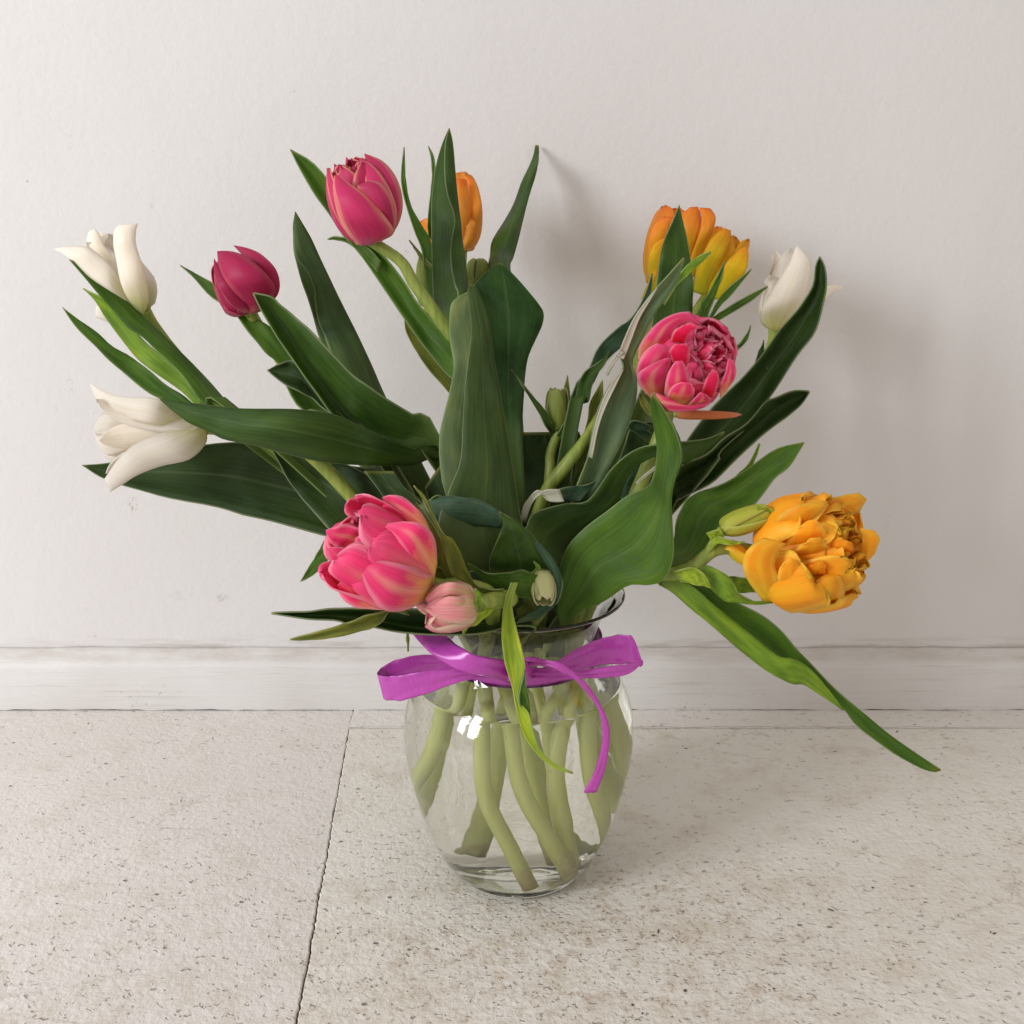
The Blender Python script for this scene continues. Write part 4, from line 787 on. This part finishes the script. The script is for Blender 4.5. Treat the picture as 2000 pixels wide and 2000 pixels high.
T.leaf(8, [(70,590),(112,632),(200,690),(330,800),(450,900),(600,1030),(750,1150),(870,1220),(950,1256),(1010,1255),(1100,1310),(1250,1400),(1330,1500),(1450,1600),(1600,1700),(1750,1780),(1826,1800)],
       [(130,520),(210,535),(330,600),(440,660),(540,730),(640,770),(760,830),(880,930),(960,1030),(1020,1090),(1090,1165),(1200,1280),(1330,1390),(1440,1480),(1560,1580),(1720,1690),(1862,1785)],
       [-.045,-.045,-.05,-.055,-.05], GREEN, z1=-.004, z2=-.004, c=.25, n=44)
leaf(T.e, 8, [(115,640),(205,690),(335,802),(455,902),(605,1032),(755,1152),(873,1222),(952,1257),(1012,1256),(1102,1312),(1262,1420)], [(180,580),(220,590),(340,660),(460,765),(605,885),(755,1003),(855,1082),(935,1097),(1030,1140),(1130,1240),(1262,1418)],
     [-.050,-.056,-.062,-.058], LIGHT, c=-.10, n=30)
T.leaf(8, [(330,560),(440,665),(520,735),(600,752),(720,762),(870,748)], [(345,520),(450,530),(560,600),(610,690),(700,738),(870,744)], [-.055,-.060,-.056], LIGHT, n=22, c=-.05)
T.leaf(8, [(600,690),(640,692),(740,690),(800,700)], [(550,590),(620,596),(700,602),(800,640)], [-.045,-.046,-.046], LIGHT, n=14)
T.leaf(8, [(250,620),(330,640),(400,650),(445,665)], [(190,560),(310,535),(390,570),(440,655)], [-.062,-.064,-.062], LIME, n=14)
T.leaf(5, [(960,1130),(1130,1085),(1230,980),(1270,900),(1350,830),(1440,790),(1500,720),(1560,640),(1640,570),(1714,456)], [(900,1060),(1003,990),(1020,900),(1040,830),(1080,760),(1150,720),(1260,680),(1400,600),(1560,490),(1710,453)],
       [-.045,-.030,-.020,-.015], GREEN, z1=.008, z2=-.004, c=.10)
T.leaf(5, [(1340,660),(1365,620),(1420,555),(1468,458)], [(1360,660),(1382,625),(1440,568),(1476,462)], [.0,.0,.0], LIGHT, n=12)

# pink double, front
T = Tulip('pink double tulip bending forward over the vase rim, small pale pink bud beside it', foot=(.007, -.036, .012))
ax = axis(-1.0, -0.62, 30); H = px(6, 570, -.10); h = at(6, 645, 555, -.10) - ax*H*0.48
T.stem((-.022, -.028), h, bend=(-.019, -.036, .085), via=[at(6, 1330, 820, -.075), at(6, 1150, 720, -.085), at(6, 1000, 720, -.09)])
R = px(6, 252, -.10)
T.double(h, ax, R, H, HOT, HOTIN, [(5, 1.0, .90, GOB, .95, .04, False), (5, .93, 1.0, OPEN, .82, .02, False), (6, .76, .92, OPEN, .70, .0, True), (6, .54, .82, GOB, .8, .0, True), (6, .32, .74, GOB, .9, 0, True)], 0.9, .20, 85)
hd = [o for o in T.e.children if o.name.startswith('flower_head')][0]
for m_, Y_, A_, B_ in (
  (HOTIN, [-.096,-.098,-.098], [(620,660),(430,640),(330,545)], [(680,460),(560,400),(420,420)]),
  (HOT, [-.098,-.095,-.094], [(900,345),(770,305),(670,262),(640,235),(648,205)], [(940,400),(870,250),(770,170),(690,150),(634,166)]),
  (HOT, [-.098,-.100,-.100], [(640,360),(570,372),(520,360),(497,318)], [(720,310),(640,272),(560,272),(500,298)]),
  (HOT, [-.098,-.104,-.106], [(470,500),(390,480),(320,460),(280,385)], [(560,410),(490,355),(380,343),(280,372)]),
  (HOT, [-.102,-.110,-.110], [(500,700),(385,650),(318,575),(288,500)], [(540,600),(450,520),(380,480),(302,480)]),
  (HOTIN, [-.104,-.112,-.114], [(640,660),(540,600),(480,565),(443,545)], [(680,560),(590,500),(520,500),(452,528)]),
  (HOT, [-.106,-.120,-.118], [(950,720),(835,630),(765,490),(705,405),(652,350)], [(978,580),(962,430),(900,345),(800,318),(668,332)]),
  (HOT, [-.104,-.114,-.116], [(660,874),(470,856),(375,790),(354,712)], [(660,800),(540,700),(455,690),(366,704)]),
  (HOT, [-.106,-.126,-.128,-.122], [(905,805),(790,872),(650,874),(560,785),(508,660),(464,582)], [(965,650),(900,640),(800,600),(690,570),(590,566),(480,578)])):
    shaped(hd, 6, m_, Y_, A_, B_, c=-.18, wav=.003)
T.bud(at(6, 1225, 835, -.105), axis(-285, 25, 12), px(6, 142, -.10), px(6, 300, -.10), PALEPINK, 6, CUP, .42, inner=HOTIN)
hd = [o for o in T.e.children if o.name.startswith('bud')][-1]
for Y_, A_, B_ in (([-.108,-.118,-.114], [(1220,800),(1170,740),(1080,700),(990,720),(905,800)], [(1225,830),(1150,790),(1060,780),(990,800),(925,835)]),
                   ([-.108,-.120,-.118], [(1225,830),(1140,800),(1050,790),(960,840)], [(1215,880),(1140,880),(1050,860),(965,850)]),
                   ([-.108,-.120,-.116], [(1220,870),(1130,870),(1040,860),(970,860)], [(1190,920),(1110,920),(1040,890),(975,866)]),
                   ([-.108,-.116,-.112], [(1200,900),(1120,930),(1030,920),(955,870)], [(1170,960),(1080,1008),(1010,990),(945,890)]),
                   ([-.106,-.108,-.108], [(950,920),(900,900),(860,870),(840,835)], [(955,860),(930,845),(890,830),(845,830)])):
    shaped(hd, 6, PALEPINK, Y_, A_, B_, c=-.24, wav=.0015)
tube('bud_stem', [at(6, 1440, 800, -.075), at(6, 1330, 810, -.09), at(6, 1220, 838, -.10)], (.0052, .0046, .0036), STEM, T.e, n=16)
T.leaf(6, [(1240,890),(1220,830),(1225,780),(1213,738)], [(1290,850),(1260,800),(1250,770),(1222,738)], [-.112,-.114,-.114], LIGHT, n=12)
T.leaf(6, [(1440,860),(1350,860),(1300,910),(1240,950),(1180,980),(1142,1028)], [(1400,770),(1300,800),(1270,880),(1220,890),(1150,960),(1140,1020)], [-.085,-.100,-.105], LIME, n=18)
T.leaf(6, [(1350,780),(1240,760),(1180,720),(1140,690),(1080,660),(1040,560),(1020,450),(1000,400),(930,270),(880,170),(828,92)], [(1400,740),(1300,740),(1240,720),(1180,650),(1150,580),(1120,500),(1080,440),(1020,395),(960,280),(900,160),(832,90)], [-.085,-.095,-.10,-.10,-.095], OLIVE, n=34)
T.leaf(6, [(1180,760),(1060,700),(1000,590),(960,440),(900,300),(838,196)], [(1200,720),(1100,650),(1040,560),(1010,450),(960,350),(842,196)], [-.08,-.088,-.092,-.09], OLIVE, n=22)
T.leaf(6, [(1110,760),(1000,740),(940,700),(930,640)], [(1110,700),(1060,670),(1000,610),(950,600)], [-.082,-.085,-.088], OLIVE, n=14)
T.leaf(0, [(1010,1190),(970,1182),(900,1196),(820,1197),(730,1190),(680,1180),(640,1172),(580,1168),(512,1158)], [(980,1110),(940,1128),(850,1148),(740,1148),(690,1146),(650,1148),(600,1151),(550,1154),(512,1156)],
       [-.058,-.078,-.082,-.075], DARK, M=[(990,1160),(950,1165),(870,1185),(780,1184),(705,1170),(660,1164),(610,1160),(560,1160),(512,1157)], root=(-.026,-.034), z1=.012, z2=.012, c=.30)
T.leaf(2, [(1932,1330),(1825,1312),(1780,1370),(1680,1412),(1550,1446),(1400,1466),(1288,1463)], [(1920,1290),(1826,1298),(1700,1330),(1620,1362),(1550,1385),(1400,1425),(1288,1458)], [-.085,-.094,-.098,-.095], OLIVE, n=26, z2=.003)
T.leaf(6, [(788,1000),(786,1050),(792,1100),(795,1134)], [(800,1000),(801,1050),(799,1100),(796,1134)], [-.075,-.075,-.074], OLIVE, n=10)
T.leaf(6, [(1400,1000),(1000,700),(800,400),(640,160),(520,0)], [(1500,800),(1200,450),(1000,280),(800,130),(700,0)], [-.045,-.035,-.025], DARK, root=(-.018,-.030))
T.leaf(6, [(1000,330),(860,260),(740,170),(640,110),(520,0)], [(1060,230),(900,190),(800,130),(700,60),(560,0)], [-.03,-.02,-.01], GREEN, root=(-.016,-.024))
T.leaf(6, [(1500,600),(1300,480),(1100,380),(960,250),(900,100)], [(1560,400),(1400,230),(1250,120),(1100,60),(1000,-40)], [-.03,-.02,-.012], DARK, root=(-.010,-.020))
T.leaf(6, [(1500,930),(1300,900),(1150,820),(1040,700),(1020,560),(1000,400)], [(1560,760),(1440,600),(1400,480),(1390,400),(1380,360),(1370,340)], [-.05,-.045,-.04], DARK, root=(-.012,-.032))
# leaf hanging in front of the vase
T.leaf(7, [(960,-200),(915,-60),(903,60),(905,180),(925,320),(970,470),(995,600),(1030,730),(1085,830),(1160,912),(1250,972),(1350,1002)], [(1000,-200),(965,-60),(990,80),(1030,240),(1046,350),(1010,480),(1022,560),(1068,620),(1095,730),(1135,840),(1220,932),(1350,996)],
       [-.090,-.094,-.100,-.102], LIME, n=40, c=.10, wav=.001, z2=.003)
leaf(T.e, 7, [(1010,560),(1010,500),(1030,420),(1046,350)], [(1090,740),(1080,600),(1058,480),(1047,352)], [-.101,-.1,-.098], GREEN, n=14)

# cream bud wrapped in curled leaves, front middle
T = Tulip('tulip with small cream bud wrapped in curled leaves at the front of the rim', foot=(.031, -.026, .012))
h = at(6, 1640, 640, -.062); ax = axis(12, 190, 38)
T.stem((-.010, -.030), h, (.005, .0045, .003), bend=(.000, -.030, .088), via=[at(6, 1640, 860, -.045), at(6, 1650, 720, -.05)])
T.bud(h, ax, px(6, 72, -.06), px(6, 215, -.06), CREAMBUD, 3, CUP, .12, name='flower_head')
T.leaf(6, [(1590,680),(1575,640),(1600,610),(1582,568)], [(1620,660),(1600,640),(1625,605),(1586,566)], [-.066,-.066,-.066], LIGHT, n=12)
T.leaf(6, [(860,330),(960,335),(1050,345),(1200,346),(1300,348),(1376,354),(1392,330)], [(868,215),(950,180),(1080,158),(1200,170),(1300,208),(1350,240),(1376,256)], [-.05,-.058,-.062,-.066], BLUE, n=28, z1=-.004, z2=.0, c=-.12)
T.leaf(6, [(1310,640),(1305,600),(1310,550),(1340,470),(1375,390),(1392,330),(1376,256)], [(1720,700),(1700,610),(1680,545),(1600,430),(1530,360),(1460,305),(1376,256)], [-.056,-.062,-.068,-.066], MID, n=28, z1=.004, z2=.0, c=-.06)
T.leaf(6, [(1470,960),(1580,938),(1680,880),(1745,800),(1766,700),(1740,610),(1690,530),(1590,420)], [(1500,925),(1560,890),(1640,840),(1705,790),(1722,720),(1700,640),(1650,560),(1570,430)], [-.066,-.070,-.068,-.064], BLUE, n=30, c=-.2)
T.leaf(6, [(1640,830),(1600,802),(1480,790),(1360,750),(1250,670),(1170,578)], [(1640,650),(1590,648),(1520,625),(1420,640),(1300,640),(1172,578)], [-.062,-.072,-.074,-.074], GREEN, n=26, c=-.12, z2=.004)
T.leaf(6, [(1500,900),(1380,800),(1250,700),(1180,640)], [(1540,800),(1420,700),(1300,640),(1185,630)], [-.055,-.060,-.062], BLUE, n=14)
T.leaf(6, [(1420,960),(1480,900),(1440,800),(1400,740)], [(1640,930),(1600,860),(1560,800),(1500,780)], [-.058,-.056,-.054], OLIVE, n=14)

# ---------------------------------------------------------------- purple ribbon tied round the neck
rb = empty('ribbon_bow', (0, 0, .165)); tag(rb, 'purple satin ribbon tied in a bow round the neck of the glass vase', 'ribbon')
RIB = mat_ribbon()
def strip(name, v, A, B, Y, n=30, c=0.0, parent=rb):
    K = 10
    if len(A) != len(B): ra, rb_ = resample(A, K), resample(B, K)
    else: ra = [Vector((p[0], p[1], 0)) for p in A]; rb_ = [Vector((p[0], p[1], 0)) for p in B]; K = len(A)
    E1 = []; E2 = []; M = []
    for i in range(K):
        y = lin(Y, i/(K-1)); a = at(v, ra[i].x, ra[i].y, y); b = at(v, rb_[i].x, rb_[i].y, y); E1.append(a); E2.append(b); M.append((a+b)/2 + Vector((0, c, 0)))
    return loft(name, cat_rom(E1, n), cat_rom(M, n), cat_rom(E2, n), RIB, parent, nu=15, thick=.0003, wav=.0022, seed=len(A), pleat=((.0012, .0002) if len(A) > 8 else (.0003, .0014)))
# band round the neck, dipping a little at the front
V = []; F = []; UV = []; N = 96
for i in range(N+1):
    a = 2*math.pi*i/N; z = .1655 + .0015*math.sin(a)
    for j, (dr, dz) in enumerate(((.0006, -.0062), (.0010, -.003), (.0012, 0), (.0012, .003), (.0018, .0062))):
        r = .0530 + dr; V.append((r*math.cos(a), r*math.sin(a), z + dz)); UV.append((j/4, i/N*4))
for i in range(N):
    for j in range(4): F.append((i*5+j, (i+1)*5+j, (i+1)*5+j+1, i*5+j+1))
thicken(mesh_obj('neck_band', V, F, RIB, rb, uvs=UV), .0004)
# left loop: out along the front, round the end, back behind
def world_strip(name, ctr, half, n=60):
    C = cat_rom(ctr, n); Hh = cat_rom(half, n)
    return loft(name, [c_ - h_ for c_, h_ in zip(C, Hh)], C, [c_ + h_ for c_, h_ in zip(C, Hh)], RIB, rb, nu=17, thick=.0003, wav=.0022, seed=3, pleat=(.0010, .0007))
def edge_pair(v, A, B, Y):
    P = [(at(v, a[0], a[1], y), at(v, b[0], b[1], y)) for a, b, y in zip(A, B, Y)]
    return [(p+q)/2 for p, q in P], [(q-p)/2 for p, q in P]
c_, h_ = edge_pair(7, [(985,325),(860,345),(700,330),(520,345),(330,372),(210,392),(140,385),(118,372),(150,330),(230,290),(340,262),(480,255),(620,270),(800,300)],
                      [(985,400),(860,392),(700,405),(560,450),(380,512),(270,540),(200,540),(158,528),(190,480),(260,440),(360,400),(500,370),(640,360),(800,372)],
                      [-.066,-.074,-.080,-.082,-.080,-.077,-.073,-.069,-.064,-.062,-.061,-.060,-.060,-.058])
world_strip('bow_loop', c_, h_, 90)
c_, h_ = edge_pair(7, [(1000,300),(1130,340),(1240,300),(1380,215),(1500,160),(1600,135),(1690,130),(1730,150),(1775,270),(1786,300),(1700,310),(1560,330),(1380,352),(1200,345),(1040,330)],
                      [(1000,370),(1130,400),(1240,370),(1380,345),(1500,320),(1600,312),(1690,312),(1740,315),(1780,330),(1782,310),(1700,372),(1560,395),(1400,402),(1200,402),(1040,400)],
                      [-.066,-.068,-.066,-.060,-.056,-.054,-.055,-.058,-.064,-.068,-.072,-.076,-.078,-.076,-.070])
world_strip('bow_loop', c_, h_, 90)
strip('ribbon_tail', 7, [(520,70),(560,140),(610,185),(680,225),(760,262),(880,282),(975,300)], [(310,70),(375,165),(470,255),(590,330),(720,375),(850,400),(960,440)], [-.052,-.066,-.078,-.086,-.088,-.084,-.074], c=-.0015)
strip('ribbon_tail', 7, [(1000,290),(1045,276),(1130,278),(1250,300),(1340,350),(1430,430),(1490,510),(1550,620),(1583,740),(1570,880),(1540,1010),(1500,1116)], [(1000,370),(1050,330),(1150,326),(1250,350),(1330,388),(1390,440),(1450,510),(1510,600),(1534,720),(1528,830),(1488,980),(1416,1120)],
      [-.074,-.082,-.088,-.086,-.082,-.082,-.082,-.080], n=50, c=-.001)
strip('bow_knot', 7, [(925,300),(960,290),(1010,285),(1060,295),(1090,310)], [(925,415),(960,420),(1010,412),(1060,405),(1090,395)], [-.070,-.083,-.086,-.083,-.070], c=-.004)

# ---------------------------------------------------------------- crumbs on the stone
bm = bmesh.new(); q = random.Random(4)
for v, x, y, L, Wd in ((10,1385,500,.0034,.0011),(10,1862,1490,.0030,.0010),(10,1843,1484,.0012,.0009),(10,1172,1040,.0011,.0010),(10,1190,1036,.0009,.0007),(10,215,1480,.0044,.0009),(10,190,1500,.0026,.0008),(10,1060,1375,.0048,.0007),
                       (10,782,1760,.0012,.0009),(10,137,1882,.0014,.0010),(10,88,1840,.0017,.0013),(10,346,1770,.0022,.0018),(10,1384,934,.0008,.0007),(10,1478,918,.0008,.0007),(10,382,842,.0009,.0008),(10,1266,1266,.0018,.0012),(10,627,850,.0008,.0006),
                       (9,1790,433,.0010,.0008),(9,432,460,.0020,.0010),(9,280,1344,.0012,.0007),(9,545,1140,.0009,.0007),(9,582,1154,.0009,.0007),(9,1655,1490,.0010,.0009)):
    p = on_floor(v, x, y); r = bmesh.ops.create_icosphere(bm, subdivisions=2, radius=1.0)['verts']; a = q.uniform(0, 3.14)
    for vt in r:
        k = 1 + .35*noise.noise(vt.co*1.7 + Vector((x, y, 0))); s = Vector((vt.co.x*L*.5*k, vt.co.y*Wd*.5*k, vt.co.z*.0004*k))
        vt.co = Vector((p.x + s.x*math.cos(a) - s.y*math.sin(a), p.y + s.x*math.sin(a) + s.y*math.cos(a), .0004 + s.z))
me = bpy.data.meshes.new('debris'); bm.to_mesh(me); bm.free(); me.materials.append(mat_plain('dry_crumbs', (.09, .055, .03)))
o = bpy.data.objects.new('debris', me); col.objects.link(o); tag(o, 'dark crumbs and dry specks scattered on the stone floor', kind='stuff')

bm = bmesh.new(); q = random.Random(9)
for i in range(16):
    a = q.uniform(math.pi, 2*math.pi); z = q.uniform(.03, .134) if i > 12 else q.uniform(.128, .1385)
    r0 = min(INN, key=lambda t: abs(t[1]-z))[0]; rr = q.choice((.0003, .0004, .0005)); p = Vector(((r0-.0012)*math.cos(a), (r0-.0012)*math.sin(a), z))
    bmesh.ops.create_icosphere(bm, subdivisions=2, radius=rr, matrix=Matrix.Translation(p))
me = bpy.data.meshes.new('air_bubbles'); bm.to_mesh(me); bm.free(); me.polygons.foreach_set('use_smooth', [True]*len(me.polygons))
k = NT('air_bubble'); g = k.n.new('ShaderNodeBsdfGlass'); g.inputs['IOR'].default_value = 0.752; g.inputs['Roughness'].default_value = 0.0; k.l.new(g.outputs[0], k.out.inputs[0]); me.materials.append(k.m)
o = bpy.data.objects.new('air_bubbles', me); col.objects.link(o); tag(o, 'tiny air bubbles clinging inside the vase water', kind='stuff')
